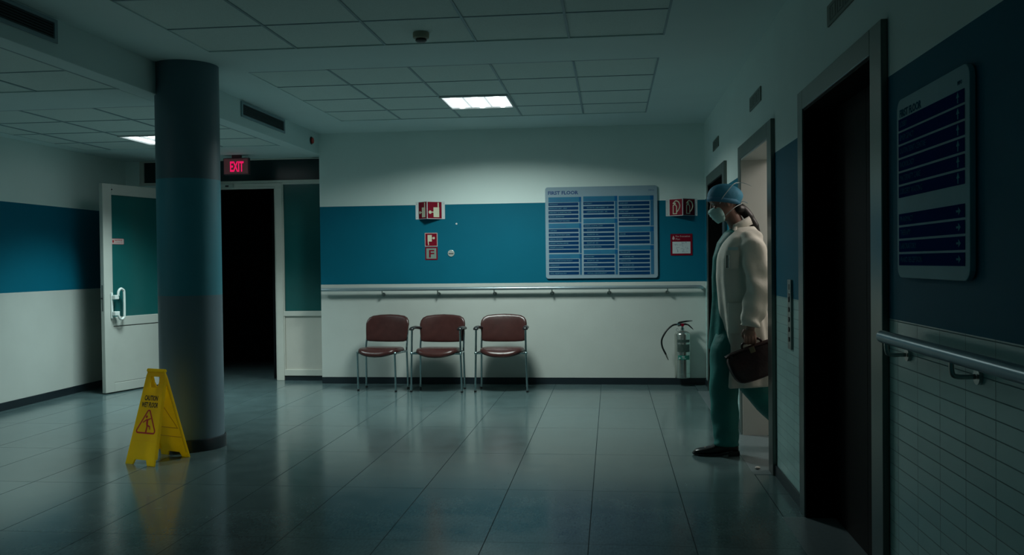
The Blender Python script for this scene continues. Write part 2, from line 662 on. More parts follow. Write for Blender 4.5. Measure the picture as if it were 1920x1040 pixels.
# ------------------------------------------------------------------ column
CX, CY, CR = -3.046, 6.237, 0.222
col = sroot('column', (CX, CY, 0), 'round column painted dark teal and grey blue bands')
mb = MB()
n = 64
for z0, z1, i in ((0, 1.105, 0), (1.105, 1.935, 1), (1.935, H, 2)):
    mb.loft([[(CX + CR * math.cos(2 * PI * q / n), CY + CR * math.sin(2 * PI * q / n), z) for q in range(n)] for z in (z0, z1)], i)
mb.build('shaft', [mat('column_grey', (0.14, 0.21, 0.25), 0.5, var=0.03), mat('column_teal', (0.045, 0.26, 0.33), 0.5, var=0.03), mat('column_dark', (0.07, 0.14, 0.17), 0.5, var=0.03)], col, smooth='auto')
mb = MB().lathe([(CR, 0.001), (CR + 0.012, 0.001), (CR + 0.012, 0.078), (CR + 0.008, 0.085), (CR, 0.085)], CX, CY, 64)
mb.build('kickboard', M_BASE, col, smooth='auto')

# ------------------------------------------------------------------ glazed screen, transom, doorway
w1 = sroot('window_1', (-4.36, PARTY, 2.28), 'dark transom glass above the doorway')
mb = MB().box(-5.43, BEAMX, PARTY, PARTY + 0.06, HL - 0.014, HL).box(-5.43, -5.38, PARTY, PARTY + 0.06, 2.285, HL - 0.014)
mb.box(-5.43, BEAMX, PARTY - 0.01, PARTY + 0.06, 2.255, 2.285)
mb.build('frame', M_ALU, w1, bevel=0.003)
MB().box(-5.38, BEAMX, PARTY + 0.02, PARTY + 0.03, 2.285, HL - 0.014).build('pane', M_GLASSD, w1)

dfr = sroot('trim_4', (-4.3, PARTY, 0), 'cream metal door frame of the dark doorway')
mb = MB()
mb.box(-4.93, -3.72, PARTY - 0.015, PARTY + 0.07, 2.195, 2.255)
mb.box(-3.80, -3.72, PARTY - 0.015, PARTY + 0.07, 0, 2.195)
mb.box(-4.93, -4.88, PARTY - 0.015, PARTY + 0.07, 0, 2.195)
mb.box(-4.88, -3.80, PARTY - 0.02, PARTY - 0.012, 2.195, 2.215)
mb.box(-3.815, -3.80, PARTY - 0.005, PARTY + 0.05, 0, 2.195)
mb.build('door_frame', M_ALU, dfr, bevel=0.004)
mb = MB().box(-4.70, -4.28, PARTY - 0.055, PARTY - 0.0155, 2.205, 2.25)
mb.build('door_operator', mat('operator_grey', (0.42, 0.46, 0.42), 0.4), dfr, bevel=0.004)
MB().box(-4.37, -4.33, PARTY - 0.0565, PARTY - 0.055, 2.215, 2.235).build('vent_slots', M_BLACK, dfr)

w2 = sroot('window_2', (-3.46, PARTY, 0), 'side light with green glass over a cream panel')
mb = MB()
mb.box(-3.72, BEAMX, PARTY - 0.012, PARTY + 0.05, 2.235, 2.255)
mb.box(-3.72, BEAMX, PARTY - 0.012, PARTY + 0.05, 0.735, 0.792)
mb.box(-3.72, BEAMX, PARTY - 0.012, PARTY + 0.05, 0.055, 0.125)
mb.box(-3.72, -3.708, PARTY - 0.008, PARTY + 0.05, 0.125, 2.235)
mb.build('frame', M_ALU, w2, bevel=0.003)
MB().box(-3.71, BEAMX, PARTY + 0.015, PARTY + 0.025, 0.79, 2.236).build('pane', M_GLASSG, w2)
MB().box(-3.71, BEAMX, PARTY + 0.008, PARTY + 0.03, 0.12, 0.74).build('lower_panel', M_PANEL, w2)
MB().box(-3.72, BEAMX, PARTY, PARTY + 0.03, 0, 0.055).build('kickboard', M_BASE, w2)

# open leaf, hinged at the left jamb, swung towards the viewer
HX, HY, FXl, FYl = -4.87, 9.86, -5.20, 8.74
LL = math.hypot(HX - FXl, HY - FYl)
ud = Vector(((HX - FXl) / LL, (HY - FYl) / LL, 0))
wd = Vector((ud.y, -ud.x, 0))        # visible side
D = frame((FXl, FYl, 0), ud, (0, 0, 1), wd)   # u along leaf from free edge, v up, w towards the viewer
d1 = sroot('door_1', (FXl, FYl, 0), 'open white door leaf with green glass')
TH = 0.05
mb = MB(D)


def dbox(mb, u0, u1, v0, v1, w0=-TH, w1=0.0, mi=0):
    return mb.box(u0, u1, v0, v1, w0, w1, mi)


DZ = 2.183
dbox(mb, 0, 0.115, 0.012, DZ)
dbox(mb, LL - 0.1, LL, 0.012, DZ)
dbox(mb, 0.115, LL - 0.1, 2.07, DZ)
dbox(mb, 0.115, LL - 0.1, 0.70, 0.795)
dbox(mb, 0.115, LL - 0.1, 0.012, 0.105)
mb.build('leaf_frame', M_WDOOR, d1, bevel=0.004)
dbox(MB(D), 0.11, LL - 0.095, 0.79, 2.075, -0.03, -0.02).build('pane', M_GLASSG, d1)
dbox(MB(D), 0.118, LL - 0.103, 0.109, 0.692, -0.04, -0.006).build('lower_panel', M_WDOOR, d1, bevel=0.002)
dbox(MB(D), 0.113, LL - 0.1, 0.10, 0.70, -0.035, -0.014).build('panel_gap', M_BLACK, d1)
# lock plate on the free edge
mbl = MB(D).box(-0.002, 0.0005, 0.86, 1.13, -0.034, -0.018)
mbl.build('lock_plate', mat('lock_steel', (0.12, 0.14, 0.14), 0.4, metal=0.5), d1, label='narrow steel lock plate in the door edge')
MB(D).box(-0.014, 0.0, 0.985, 1.0, -0.032, -0.02).build('latch', M_BLACK, d1)
MB(D).disc(0.12, 2.125, 0.008, 0, 0.003).build('stop_button', M_BLACK, d1)
# loop pull handle on a backplate
hnd = [(0.15, 1.06), (0.15, 1.09), (0.163, 1.12), (0.19, 1.135), (0.215, 1.12), (0.228, 1.09), (0.228, 0.86), (0.215, 0.83), (0.19, 0.815),
       (0.163, 0.83), (0.15, 0.86), (0.15, 0.90)]
ho = MB(D).tube(smooth_path([(a - 0.02, b - 0.045, 0.055) for a, b in hnd], 4), 0.013, 12)
ho = ho.build('pull_handle', mat('handle_white', (0.70, 0.75, 0.72), 0.35), d1, smooth=True)
mb = MB(D)
mb.box(0.075, 0.10, 0.78, 1.05, 0.0, 0.018)
for v0 in (0.80, 0.97):
    mb.box(0.08, 0.135, v0 + 0.01, v0 + 0.055, 0.018, 0.064)
mb.build('handle_bracket', mat('handle_white', (0.7, 0.75, 0.72), 0.35), ho, bevel=0.006)
st = thing('door_sticker', 'small pink edged notice sticker on the open door glass', 'sticker', (-5.15, 8.93, 1.58))
MB(D).prism(rrect(0.122, 0.288, 1.555, 1.615, 0.008), -0.02, -0.0185).build('border', mat('sticker_pink', (0.55, 0.16, 0.18), 0.5), st)
MB(D).prism(rrect(0.127, 0.283, 1.560, 1.610, 0.006), -0.0185, -0.018).build('face', mat('sticker_grey', (0.55, 0.50, 0.48), 0.5), st)
mb = MB(D)
text(mb, 'NOTICE', 0.165, 1.588, -0.0178, 0.022, width=0.10, bold=0.0006)
text(mb, 'AUTHORIZED ONLY', 0.165, 1.568, -0.0178, 0.014, width=0.11)
mb.box(0.135, 0.155, 1.572, 1.598, -0.018, -0.0176)
mb.build('lettering', M_REDPRINT, st)

# inner dark leaf with a lever handle in the doorway
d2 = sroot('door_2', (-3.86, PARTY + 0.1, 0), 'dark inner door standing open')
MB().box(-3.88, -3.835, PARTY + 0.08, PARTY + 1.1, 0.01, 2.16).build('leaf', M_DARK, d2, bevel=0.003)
mb = MB().tube([(-3.88, PARTY + 0.95, 1.02), (-3.93, PARTY + 0.95, 1.02), (-3.935, PARTY + 0.85, 1.02)], 0.010, 8)
mb.build('lever_handle', M_STEEL, d2, smooth=True)
mb = MB().box(-3.935, -3.90, PARTY + 0.1, PARTY + 0.12, 1.0, 1.01)

# ------------------------------------------------------------------ recessed ceiling lights
M_TUBE = mat('lamp_tube', (0.9, 0.9, 0.9), 0.5, emit=(0.93, 1.0, 0.98), estr=3.2)
M_GLOW = mat('lamp_diffuser', (0.85, 0.88, 0.88), 0.6, emit=(0.90, 0.985, 1.0), estr=0.95)
M_LOUV = mat('lamp_louver', (0.75, 0.78, 0.78), 0.3)


def troffer(cx, cy, z, label, power, color, spread, grp='recessed ceiling lights'):
    t = thing('ceiling_light', label, 'ceiling light', (cx, cy, z), 0, grp)
    h = 0.285
    zz = z + FIELD_UP
    mb = MB()
    out = rect(cx - 0.302, cx + 0.302, cy - 0.302, cy + 0.302)
    inn = rect(cx - h, cx + h, cy - h, cy + h)
    mb.ringprism(out, inn, zz - 0.016, zz - 0.002)
    mb.build('housing_rim', mat('lamp_rim', (0.5, 0.55, 0.55), 0.4), t)
    MB().box(cx - h, cx + h, cy - h, cy + h, zz - 0.004, zz - 0.002).build('diffuser', M_GLOW, t)
    for k in (-1, 0, 1):
        x = cx + k * 0.19
        MB().tube([(x - 0.0, cy - 0.27, zz - 0.010), (x, cy + 0.27, zz - 0.010)], 0.022, 10, flat=0.3).build('tube', M_TUBE, t, smooth=True)
    mb = MB()
    for k in (-0.5, 0.5):
        mb.box(cx + k * 0.19 - 0.0015, cx + k * 0.19 + 0.0015, cy - h, cy + h, zz - 0.020, zz - 0.004)
    mb.build('louver', M_LOUV, t)
    area_lamp('lamp_light', (0, 0, FIELD_UP - 0.024), 0.54, 0.54, power, color, spread, t)
    return t


troffer(-1.175, 8.03, H, 'lit square ceiling light above the row of chairs', POWER_MAIN, (0.86, 1.0, 0.95), 156)
troffer(-4.265, 8.24, HL, 'lit square ceiling light half hidden behind the round column', POWER_LEFT, (0.78, 1.0, 0.99), 108)
troffer(-4.57, 4.55, HL, 'unseen square ceiling light added to brighten the yellow sign', POWER_SIGN_FILL, (0.86, 1.0, 0.93), 98)  # out-of-view fixture, added so the wet floor sign gets light from the front left

# ------------------------------------------------------------------ smoke detector
t = thing('smoke_detector', 'small cream smoke detector on the ceiling tiles', 'smoke detector', (-1.25, 5.75, H))
SX, SY = -1.18, 5.60
t.location = (SX, SY, H + FIELD_UP)
zz = H + FIELD_UP
MB().lathe([(0.050, zz), (0.052, zz - 0.012), (0.050, zz - 0.035), (0.034, zz - 0.040)], SX, SY, 28).build('base', mat('detector_cream', (0.34, 0.33, 0.24), 0.5), t, smooth='auto')
MB().lathe([(0.034, zz - 0.040), (0.036, zz - 0.052), (0.026, zz - 0.060), (0.010, zz - 0.062)], SX, SY, 28).build('sensor_cap', M_BLACK, t, smooth='auto')

# ------------------------------------------------------------------ bulkhead vents
def vent(ya, yb, z0, z1, label):
    t = thing('air_vent', label, 'air vent', (BEAMX, (ya + yb) / 2, z0), 0, 'louvred vents in the bulkhead')
    F = frame((BEAMX, ya, z0), (0, 1, 0), (0, 0, 1), (1, 0, 0))
    L, Hh = yb - ya, z1 - z0
    e = 0.022
    MB(F).ringprism(rect(0, L, 0, Hh), rect(e * 1.4, L - e * 1.4, e, Hh - e), 0.001, 0.012).build('frame', M_VENTF, t, bevel=0.002)
    MB(F).box(e, L - e, e * 0.8, Hh - e * 0.8, 0.0005, 0.002).build('backing', M_BLACK, t)
    k = 6
    for i in range(k):
        v = e + (i + 0.5) * (Hh - 2 * e) / k
        MB(F).add([(e, v - 0.004, 0.010), (L - e, v - 0.004, 0.010), (L - e, v + 0.004, 0.004), (e, v + 0.004, 0.004),
                   (e, v - 0.0055, 0.010), (L - e, v - 0.0055, 0.010), (L - e, v + 0.0025, 0.004), (e, v + 0.0025, 0.004)],
                  [(0, 1, 2, 3), (7, 6, 5, 4), (0, 4, 5, 1), (1, 5, 6, 2), (2, 6, 7, 3), (3, 7, 4, 0)]).build('slat', M_VENTS, t)


vent(7.55, 8.60, 2.615, 2.752, 'long grey louvred air vent beyond the round column')
vent(3.85, 4.93, 2.615, 2.752, 'dark louvred air vent nearer than the round column')

t = thing('alarm_lamp', 'tiny red round lamp at the far end of the bulkhead', 'alarm lamp', (BEAMX, 9.40, 2.655))
F = frame((BEAMX, 9.40, 2.655), (0, 1, 0), (0, 0, 1), (1, 0, 0))
MB(F).disc(0, 0, 0.042, 0.0, 0.008).build('base', M_BLACK, t)
MB(F).disc(0, 0, 0.032, 0.008, 0.026).build('lens', mat('lens_red', (0.5, 0.02, 0.01), 0.3), t, bevel=0.006)

# ------------------------------------------------------------------ EXIT sign
EY = 9.50
t = thing('exit_sign', 'lit red EXIT sign hanging over the dark doorway', 'exit sign', (-4.1, EY, HL))
ex0, ex1, ez0, ez1 = -4.235, -3.945, 2.318, 2.502
tb = MB().box(ex0, ex1, EY, EY + 0.05, ez0, ez1).build('housing', mat('exit_housing', (0.10, 0.05, 0.06), 0.4), t, bevel=0.004)
MB().box(ex0 + 0.01, ex1 - 0.01, EY - 0.003, EY, ez0 + 0.01, ez1 - 0.01).build('face', mat('exit_face', (0.12, 0.08, 0.085), 0.4, emit=(0.5, 0.10, 0.13), estr=0.05), t)
mb = MB(on_back(0, 0, EY - 0.003))
text(mb, 'EXIT', ex0 + 0.075, ez0 + 0.035, 0.001, 0.155, width=0.155, depth=0.001, bold=0.004)
mb.build('lettering', mat('exit_letters', (0.5, 0.01, 0.05), 0.4, emit=(1.0, 0.006, 0.13), estr=0.75), t)
MB().box(-4.14, -4.04, EY + 0.005, EY + 0.045, ez1, HL).build('canopy', mat('exit_canopy', (0.10, 0.02, 0.03), 0.5), t)

# ------------------------------------------------------------------ handrails
def bracket(F, par, x, r=0.006):
    pts = [(x, 0, 0.075), (x, -0.045, 0.073), (x, -0.058, 0.060), (x, -0.058, 0.012)]
    b = MB(F).tube(smooth_path(pts, 4), r, 10).build('bracket', M_STEEL, par, smooth=True)
    MB(F).disc(x, -0.058, 0.022, 0.0, 0.010, 20).build('flange', M_STEEL, b)


t = thing('handrail', 'long pale metal handrail along the back wall', 'handrail', (-1.13, BACKW, 1.03))
F = on_back(0, 1.04)
MB(F).tube([(-3.17, 0, 0.075), (0.80, 0, 0.075), (0.885, 0, 0.075), (0.93, -0.002, 0.070), (0.95, -0.01, 0.05), (0.952, -0.012, 0.008)], 0.0185, 16).build('rail', M_RAIL, t, smooth='auto')
for x in (-2.489, -1.873, -1.255, -0.632, -0.022, 0.590):
    bracket(F, t, x)

t = thing('handrail', 'grey handrail on the near tiled wall beside the lift', 'handrail', (RIGHTW, 2.2, 1.03))
F = on_right(0, 1.045)
MB(F).tube([(-3.17, 0, 0.075), (-3.165, 0, 0.075), (0.5, 0, 0.075)], 0.021, 18).build('rail', mat('rail_blue_grey', (0.22, 0.34, 0.40), 0.3, metal=0.3), t, smooth='auto')
for y in (3.13, 2.55, 1.93):
    bracket(F, t, -y, 0.007)

# ------------------------------------------------------------------ lifts
M_CAB = mat('cabin_cream', (0.44, 0.46, 0.43), 0.45, var=0.04, scale=3)


def lift(i, label, cabin=False):
    a, b = ELEV[i]
    t = thing('elevator', label, 'elevator', (RIGHTW, (a + b) / 2, 0), 0, 'lifts along the right wall')
    F = on_right(0, 0)
    P_ = 0.025
    oa, ob, top = a - 0.145, b + 0.115, 2.166
    mb = MB(F)
    # u = -y
    mb.box(-ob, -b, 0, top, 0.0, P_)
    mb.box(-a, -oa, 0, top, 0.0, P_)
    mb.box(-b, -a, OPEN_TOP, top, 0.0, P_)
    mb.build('door_frame', M_DARKSTEEL, t, bevel=0.004)
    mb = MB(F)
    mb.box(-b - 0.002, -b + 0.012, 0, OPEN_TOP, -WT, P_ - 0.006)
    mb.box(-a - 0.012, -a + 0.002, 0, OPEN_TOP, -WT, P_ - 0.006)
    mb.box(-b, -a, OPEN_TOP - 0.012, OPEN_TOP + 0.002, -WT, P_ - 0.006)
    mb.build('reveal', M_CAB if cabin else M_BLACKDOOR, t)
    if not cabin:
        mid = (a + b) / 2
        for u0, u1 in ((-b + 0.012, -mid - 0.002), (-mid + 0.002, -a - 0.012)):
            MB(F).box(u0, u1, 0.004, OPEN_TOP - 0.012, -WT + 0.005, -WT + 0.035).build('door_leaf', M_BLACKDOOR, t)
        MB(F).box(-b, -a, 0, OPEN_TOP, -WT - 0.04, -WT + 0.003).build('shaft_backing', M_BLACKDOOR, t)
    return t


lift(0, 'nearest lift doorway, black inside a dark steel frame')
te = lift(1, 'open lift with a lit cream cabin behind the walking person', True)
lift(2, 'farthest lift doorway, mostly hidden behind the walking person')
a, b = ELEV[1]
cab = MB()
cx0, cx1, cy0, cy1, ch = RIGHTW + WT, 2.55, 5.35, b + 0.0, 2.32
cab.box(cx0, cx1, cy1, cy1 + 0.03, 0, ch)
cab.box(cx0, cx1, cy0 - 0.03, cy0, 0, ch)
cab.box(cx1, cx1 + 0.03, cy0 - 0.03, cy1 + 0.03, 0, ch)
cab.box(cx0 - 0.02, cx0 + 0.03, cy0, a - 0.0, 0, ch)
cab.box(cx0, cx0 + 0.06, a, cy1, OPEN_TOP - 0.005, ch)
cab.box(cx0 - 0.02, cx1, cy0 - 0.03, cy1 + 0.03, ch, ch + 0.03)
cab.build('cabin', M_CAB, te)
cl = MB().box(1.45, 2.25, 5.85, 6.45, ch - 0.012, ch).build('cabin_light', mat('cabin_lamp', (0.9, 0.85, 0.8), 0.5, emit=(1, 0.86, 0.76), estr=2.0), te)
area_lamp('cabin_lamp', (0.86, -0.15, ch - 0.02), 0.75, 0.55, POWER_CABIN, (1.0, 0.93, 0.86), 170, te)

GI = 'floor indicator plates above the lifts'
for (ya, yb, txt, lab) in ((4.215, 3.745, '1 2 3', 'dark floor indicator plate above the nearest lift'),
                      (6.51, 6.045, '1 2 3', 'dark floor indicator plate above the lit open lift'),
                      (8.81, 8.375, '1 2 3', 'dark floor indicator plate above the farthest lift')):
    t = thing('floor_indicator', lab, 'indicator', (RIGHTW, (ya + yb) / 2, 2.35), 0, GI)
    F = on_right(0, 0)
    MB(F).prism(rrect(-ya, -yb, 2.358, 2.452, 0.004), 0, 0.008).build('plate', M_PLATE, t)
    mb = MB(F)
    for k in (0.22, 0.5, 0.78):
        u = -ya + (ya - yb) * k
        mb.ringprism(rect(u - 0.05, u + 0.05, 2.372, 2.438), rect(u - 0.045, u + 0.045, 2.377, 2.433), 0.008, 0.009)
        text(mb, {0.22: '1', 0.5: '2', 0.78: '3'}[k], u - 0.014, 2.388, 0.0085, 0.05)
    mb.build('numerals', mat('plate_dark', (0.05, 0.06, 0.05), 0.4), t)

t = thing('call_panel', 'tall narrow steel call button panel between two lifts', 'button panel', (RIGHTW, 5.10, 0.8))
F = on_right(0, 0)
MB(F).prism(rrect(-5.155, -5.065, 0.815, 1.20, 0.004), 0, 0.012).build('plate', mat('panel_steel', (0.25, 0.29, 0.27), 0.35, metal=0.6), t)
for k in range(5):
    MB(F).disc(-5.11, 0.87 + k * 0.055, 0.014, 0.012, 0.017).build('button', mat('button_dark', (0.05, 0.06, 0.06), 0.3), t)
mb = MB(F)
mb.box(-5.125, -5.095, 1.145, 1.175, 0.012, 0.0135)
mb.box(-5.13, -5.09, 1.10, 1.125, 0.012, 0.0135)
mb.build('keyhole_mark', M_BLACK, t)

t = tag(MB().ball((0.90, 5.74, 0.010), 0.018, 8, sc=(1, 0.8, 0.5)).build('paper_scrap', mat('paper', (0.6, 0.55, 0.5), 0.8), smooth=False),
        'tiny crumpled paper scrap on the lift threshold', 'litter')

# ------------------------------------------------------------------ chairs
def pad(mb, outline, layers, bend):
    """cushion: the outline drawn in by a share of its size, layer by layer"""
    cu = (min(p[0] for p in outline) + max(p[0] for p in outline)) / 2
    cv = (min(p[1] for p in outline) + max(p[1] for p in outline)) / 2
    hu = max(p[0] for p in outline) - cu
    hv = max(p[1] for p in outline) - cv
    rings = []
    for w, s in layers:
        rings.append([bend(cu + (p[0] - cu) * (1 - s / hu), cv + (p[1] - cv) * (1 - min(s, hu * 0.98) / (hv if s < hv * 0.5 else hu)), w) if s < hv * 0.5 else
                      bend(cu + (p[0] - cu) * (1 - s / hu), cv + (p[1] - cv) * (1 - s / hu), w) for p in outline])
    return mb.loft(rings)


def superpts(a, b, e, n=44):
    out = []
    for q in range(n):
        g = 2 * PI * q / n
        c, s = math.cos(g), math.sin(g)
        out.append((a * math.copysign(abs(c) ** (2 / e), c), b * math.copysign(abs(s) ** (2 / e), s)))
    return out


def make_chair(x, y, rz, label, arms):
    t = thing('waiting_chair', label, 'chair', (0, 0, 0), 0, 'brown chairs along the back wall')
    # seat
    out = superpts(0.225, 0.20, 3.2)

    def bs(u, v, w):
        z = 0.405 + w + 0.25 * u * u * (0.8 if v < 0 else 0.4) - 0.035 * max(0, -v / 0.2) ** 3 * (1 - (u / 0.235) ** 2)
        return (u, v - 0.01, z)
    seat = pad(MB(), out, [(-0.020, 0.21), (-0.020, 0.12), (-0.020, 0.05), (-0.022, 0.02), (-0.012, 0.004), (0.004, 0.0), (0.018, 0.004), (0.029, 0.012), (0.035, 0.030), (0.038, 0.07), (0.040, 0.12), (0.040, 0.17), (0.040, 0.215)], bs)
    seat.build('seat', M_LEATHER, t, smooth=True)
    # backrest
    hw = 0.243
    pts = [(-hw + 0.022, 0.505), (-hw + 0.05, 0.497), (-0.12, 0.492), (0, 0.490), (0.12, 0.492), (hw - 0.05, 0.497), (hw - 0.022, 0.505), (hw - 0.014, 0.53),
           (hw - 0.008, 0.58), (hw - 0.003, 0.63), (hw, 0.68), (hw - 0.008, 0.715), (hw - 0.028, 0.745), (hw - 0.065, 0.764), (0.10, 0.774), (0, 0.778), (-0.10, 0.774),
           (-hw + 0.065, 0.764), (-hw + 0.028, 0.745), (-hw + 0.008, 0.715), (-hw, 0.68), (-hw + 0.003, 0.63), (-hw + 0.008, 0.58), (-hw + 0.014, 0.53)]

    def bb_(u, v, w):
        yy = 0.150 + (v - 0.49) * 0.26 - 0.9 * u * u * 0.8
        return (u, yy - w, v)
    bk = pad(MB(), pts, [(-0.020, 0.233), (-0.020, 0.16), (-0.020, 0.08), (-0.020, 0.03), (-0.020, 0.008), (-0.012, 0.0), (0.006, 0.0), (0.014, 0.004), (0.019, 0.010), (0.0215, 0.024), (0.023, 0.05), (0.024, 0.10), (0.0245, 0.15), (0.025, 0.20), (0.025, 0.233)], bb_)
    bk.build('backrest', M_LEATHER, t, smooth=True)
    if arms:
        fx, ftx = 0.266, 0.252
    else:
        fx, ftx = 0.210, 0.208
    rx = 0.232
    for s in (-1, 1):
        if arms:
            mb = MB().tube([(s * fx, -0.135, 0.0), (s * (ftx + 0.004), -0.135, 0.40), (s * ftx, -0.130, 0.64)], 0.0105, 12)
        else:
            mb = MB().tube([(s * fx, -0.135, 0.0), (s * ftx, -0.150, 0.395)], 0.0105, 12)
        lg = mb.build('leg', M_CHROME, t, smooth='auto')
        MB().lathe([(0.013, 0.0), (0.013, 0.018), (0.011, 0.02)], s * fx, -0.135, 14).build('foot_cap', M_BLACK, lg, smooth='auto')
        mb = MB().tube(smooth_path([(s * (rx + 0.006), 0.130, 0.0), (s * rx, 0.12, 0.38), (s * rx, 0.125, 0.46), (s * (rx - 0.004), 0.165, 0.62)], 5), 0.0105, 12)
        lg = mb.build('leg', M_CHROME, t, smooth='auto')
        MB().lathe([(0.013, 0.0), (0.013, 0.018), (0.011, 0.02)], s * (rx + 0.006), 0.13, 14).build('foot_cap', M_BLACK, lg, smooth='auto')
        # joint sleeves
        MB().ball((s * (ftx + 0.004 if arms else ftx), -0.14, 0.398), 0.016).build('joint', M_CHROME, t, smooth=True)
        if arms:
            out = smooth_path([(s * 0.252, -0.150, 0.636), (s * 0.252, -0.135, 0.652), (s * 0.250, -0.02, 0.656), (s * 0.245, 0.10, 0.645), (s * 0.236, 0.16, 0.635)], 5)
            MB().tube(out, [0.024] + [0.026] * (len(out) - 2) + [0.014], 12, flat=0.62).build('armrest', M_BLACK, t, smooth='auto')
    mb = MB()
    for s in (-1, 1):
        mb.tube([(s * (ftx + (0.004 if arms else 0)), -0.138, 0.398), (s * rx, 0.12, 0.398)], 0.009, 10)
    mb.tube([(-(ftx), -0.138, 0.396), (ftx, -0.138, 0.396)], 0.009, 10)
    mb.tube([(-rx, 0.12, 0.398), (rx, 0.12, 0.398)], 0.009, 10)
    mb.build('seat_frame', M_CHROME, t, smooth='auto')
    t.location = (x, y, 0)
    t.rotation_euler = (0, 0, rz)
    return t


make_chair(-2.395, 9.18, math.radians(-9), 'armless brown chair, leftmost of the three against the back wall', False)
make_chair(-1.775, 9.13, math.radians(-3), 'brown chair with black armrests, middle one of the three', True)
make_chair(-1.122, 9.165, math.radians(0.5), 'brown chair with black armrests, nearest the floor directory board', True)

# ------------------------------------------------------------------ wet floor sign
pf0, pf1 = Vector((-3.242, 5.665, 0)), Vector((-2.996, 5.574, 0))
pb0, pb1 = Vector((-3.150, 5.978, 0)), Vector((-2.889, 5.885, 0))
fc, bc = (pf0 + pf1) / 2, (pb0 + pb1) / 2
wet = thing('wet_floor_sign', 'yellow folding wet floor sign beside the round column', 'wet floor sign', tuple((fc + bc) / 2))
SH = 0.618
uax = (pf1 - pf0).normalized()
apex = (fc + bc) / 2 + Vector((0, 0, SH))


def panel_frame(base, sgn):
    v = (apex - base)
    L = v.length
    v.normalize()
    w = uax.cross(v)
    if sgn < 0:
        w = -w
    # keep right handed: u x v = w
    u = v.cross(w)
    return frame(base, u, v, w), L


def sign_panel(base, sgn, name, front):
    F, L = panel_frame(base, sgn)
    bwid, twid = 0.134, 0.083
    notch = [(-bwid, 0), (-0.068, 0), (-0.052, 0.035), (0.052, 0.035), (0.068, 0), (bwid, 0)]
    hl = L - 0.015

    def halfw(v):
        return bwid + (twid - bwid) * v / L
    # panel as two-sided slab with a handle hole: strips
    mb = MB(F)
    t0, t1 = -0.012, 0.0
    h0, h1, hw = L - 0.125, L - 0.05, 0.042
    mb.prism(notch + [(halfw(h0), h0), (-halfw(h0), h0)], t0, t1)
    mb.prism([(-halfw(h0), h0), (-hw + 0.010, h0), (-hw, h0 + 0.03), (-hw, h1), (-halfw(h1), h1)], t0, t1)
    mb.prism([(hw - 0.010, h0), (halfw(h0), h0), (halfw(h1), h1), (hw, h1), (hw, h0 + 0.03)], t0, t1)
    mb.prism([(-halfw(h1), h1), (halfw(h1), h1), (halfw(L) - 0.004, hl), (-halfw(L) + 0.004, hl)], t0, t1)
    # raised border and step line
    rim = [(-halfw(0.06) + 0.012, 0.062), (halfw(0.06) - 0.012, 0.062)]
    mb.box(-0.105, 0.105, 0.160, 0.163, 0.0, 0.0015)
    for s in (-1, 1):
        mb.prism([(s * (halfw(0.045) - 0.004), 0.045), (s * halfw(0.045), 0.045), (s * halfw(h1), h1), (s * (halfw(h1) - 0.004), h1)], t0 - 0.012, t0)
    p = mb.build(name, M_YELLOW, wet, bevel=0.002)
    if front is not None:
        mk = MB(F)
        ov, mi_ = (0.0004, 0)
        text(mk, 'CAUTION', -0.062, 0.428, 0.0006, 0.046, width=0.122, bold=0.0012)
        text(mk, 'WET FLOOR', -0.078, 0.382, 0.0006, 0.046, width=0.152, bold=0.0012)
        mk.build('lettering', M_BLACKPRINT, p)
        mk = MB(F)

        def tri(s, r):
            pts = []
            cxs = [(0, 0.352), (-0.074, 0.222), (0.074, 0.222)]
            c0 = (0, 0.265)
            cc = [(c0[0] + (x - c0[0]) * s, c0[1] + (y - c0[1]) * s) for x, y in cxs]
            for (x, y), a0 in zip(cc, (30, 150, 270)):
                for k in range(6):
                    g = math.radians(a0 + 120 * k / 5)
                    pts.append((x + r * math.cos(g), y + r * math.sin(g)))
            return pts
        mk.ringprism(tri(0.96, 0.018), tri(0.96, 0.008), 0.0, 0.0008)
        mk.disc(-0.012, 0.318, 0.009, 0.0, 0.0008)
        for poly in ([(-0.006, 0.305), (0.006, 0.300), (0.012, 0.262), (0.0, 0.255), (-0.008, 0.280)],
                     [(-0.006, 0.305), (-0.040, 0.282), (-0.038, 0.276), (-0.004, 0.294)],
                     [(0.0, 0.303), (0.030, 0.312), (0.031, 0.306), (0.004, 0.294)],
                     [(0.002, 0.262), (0.012, 0.262), (0.010, 0.215), (-0.004, 0.212)],
                     [(0.006, 0.268), (0.034, 0.258), (0.040, 0.236), (0.033, 0.234), (0.028, 0.250), (0.004, 0.256)]):
            mk.prism(poly, 0.0, 0.0008)
        mk.build('warning_symbol', M_REDPRINT, p)
    return p


sign_panel(fc, 1, 'front_panel', True)
# back panel: outer face looks away from us; build its outline the same way
Fb, Lb = panel_frame(bc, -1)
sign_panel(bc, -1, 'back_panel', None)
mk = MB(Fb)
# moulded outline showing on the inside of the back panel
mk.M = Fb @ Matrix.Translation((0, 0, -0.0125))
mk.ringprism([(0.0, 0.372), (-0.092, 0.215), (0.092, 0.215)], [(0.0, 0.362), (-0.084, 0.220), (0.084, 0.220)], -0.0012, 0.0)
mk.box(-0.105, 0.105, 0.150, 0.154, -0.002, 0.0)
mk.build('moulded_outline', mat('yellow_shade', (0.62, 0.36, 0.004), 0.45), wet)
hg = MB().tube([apex - uax * 0.080 - Vector((0, 0, 0.010)), apex + uax * 0.080 - Vector((0, 0, 0.010))], 0.013, 14)
hg.build('hinge_bar', M_YELLOW, wet, smooth='auto')

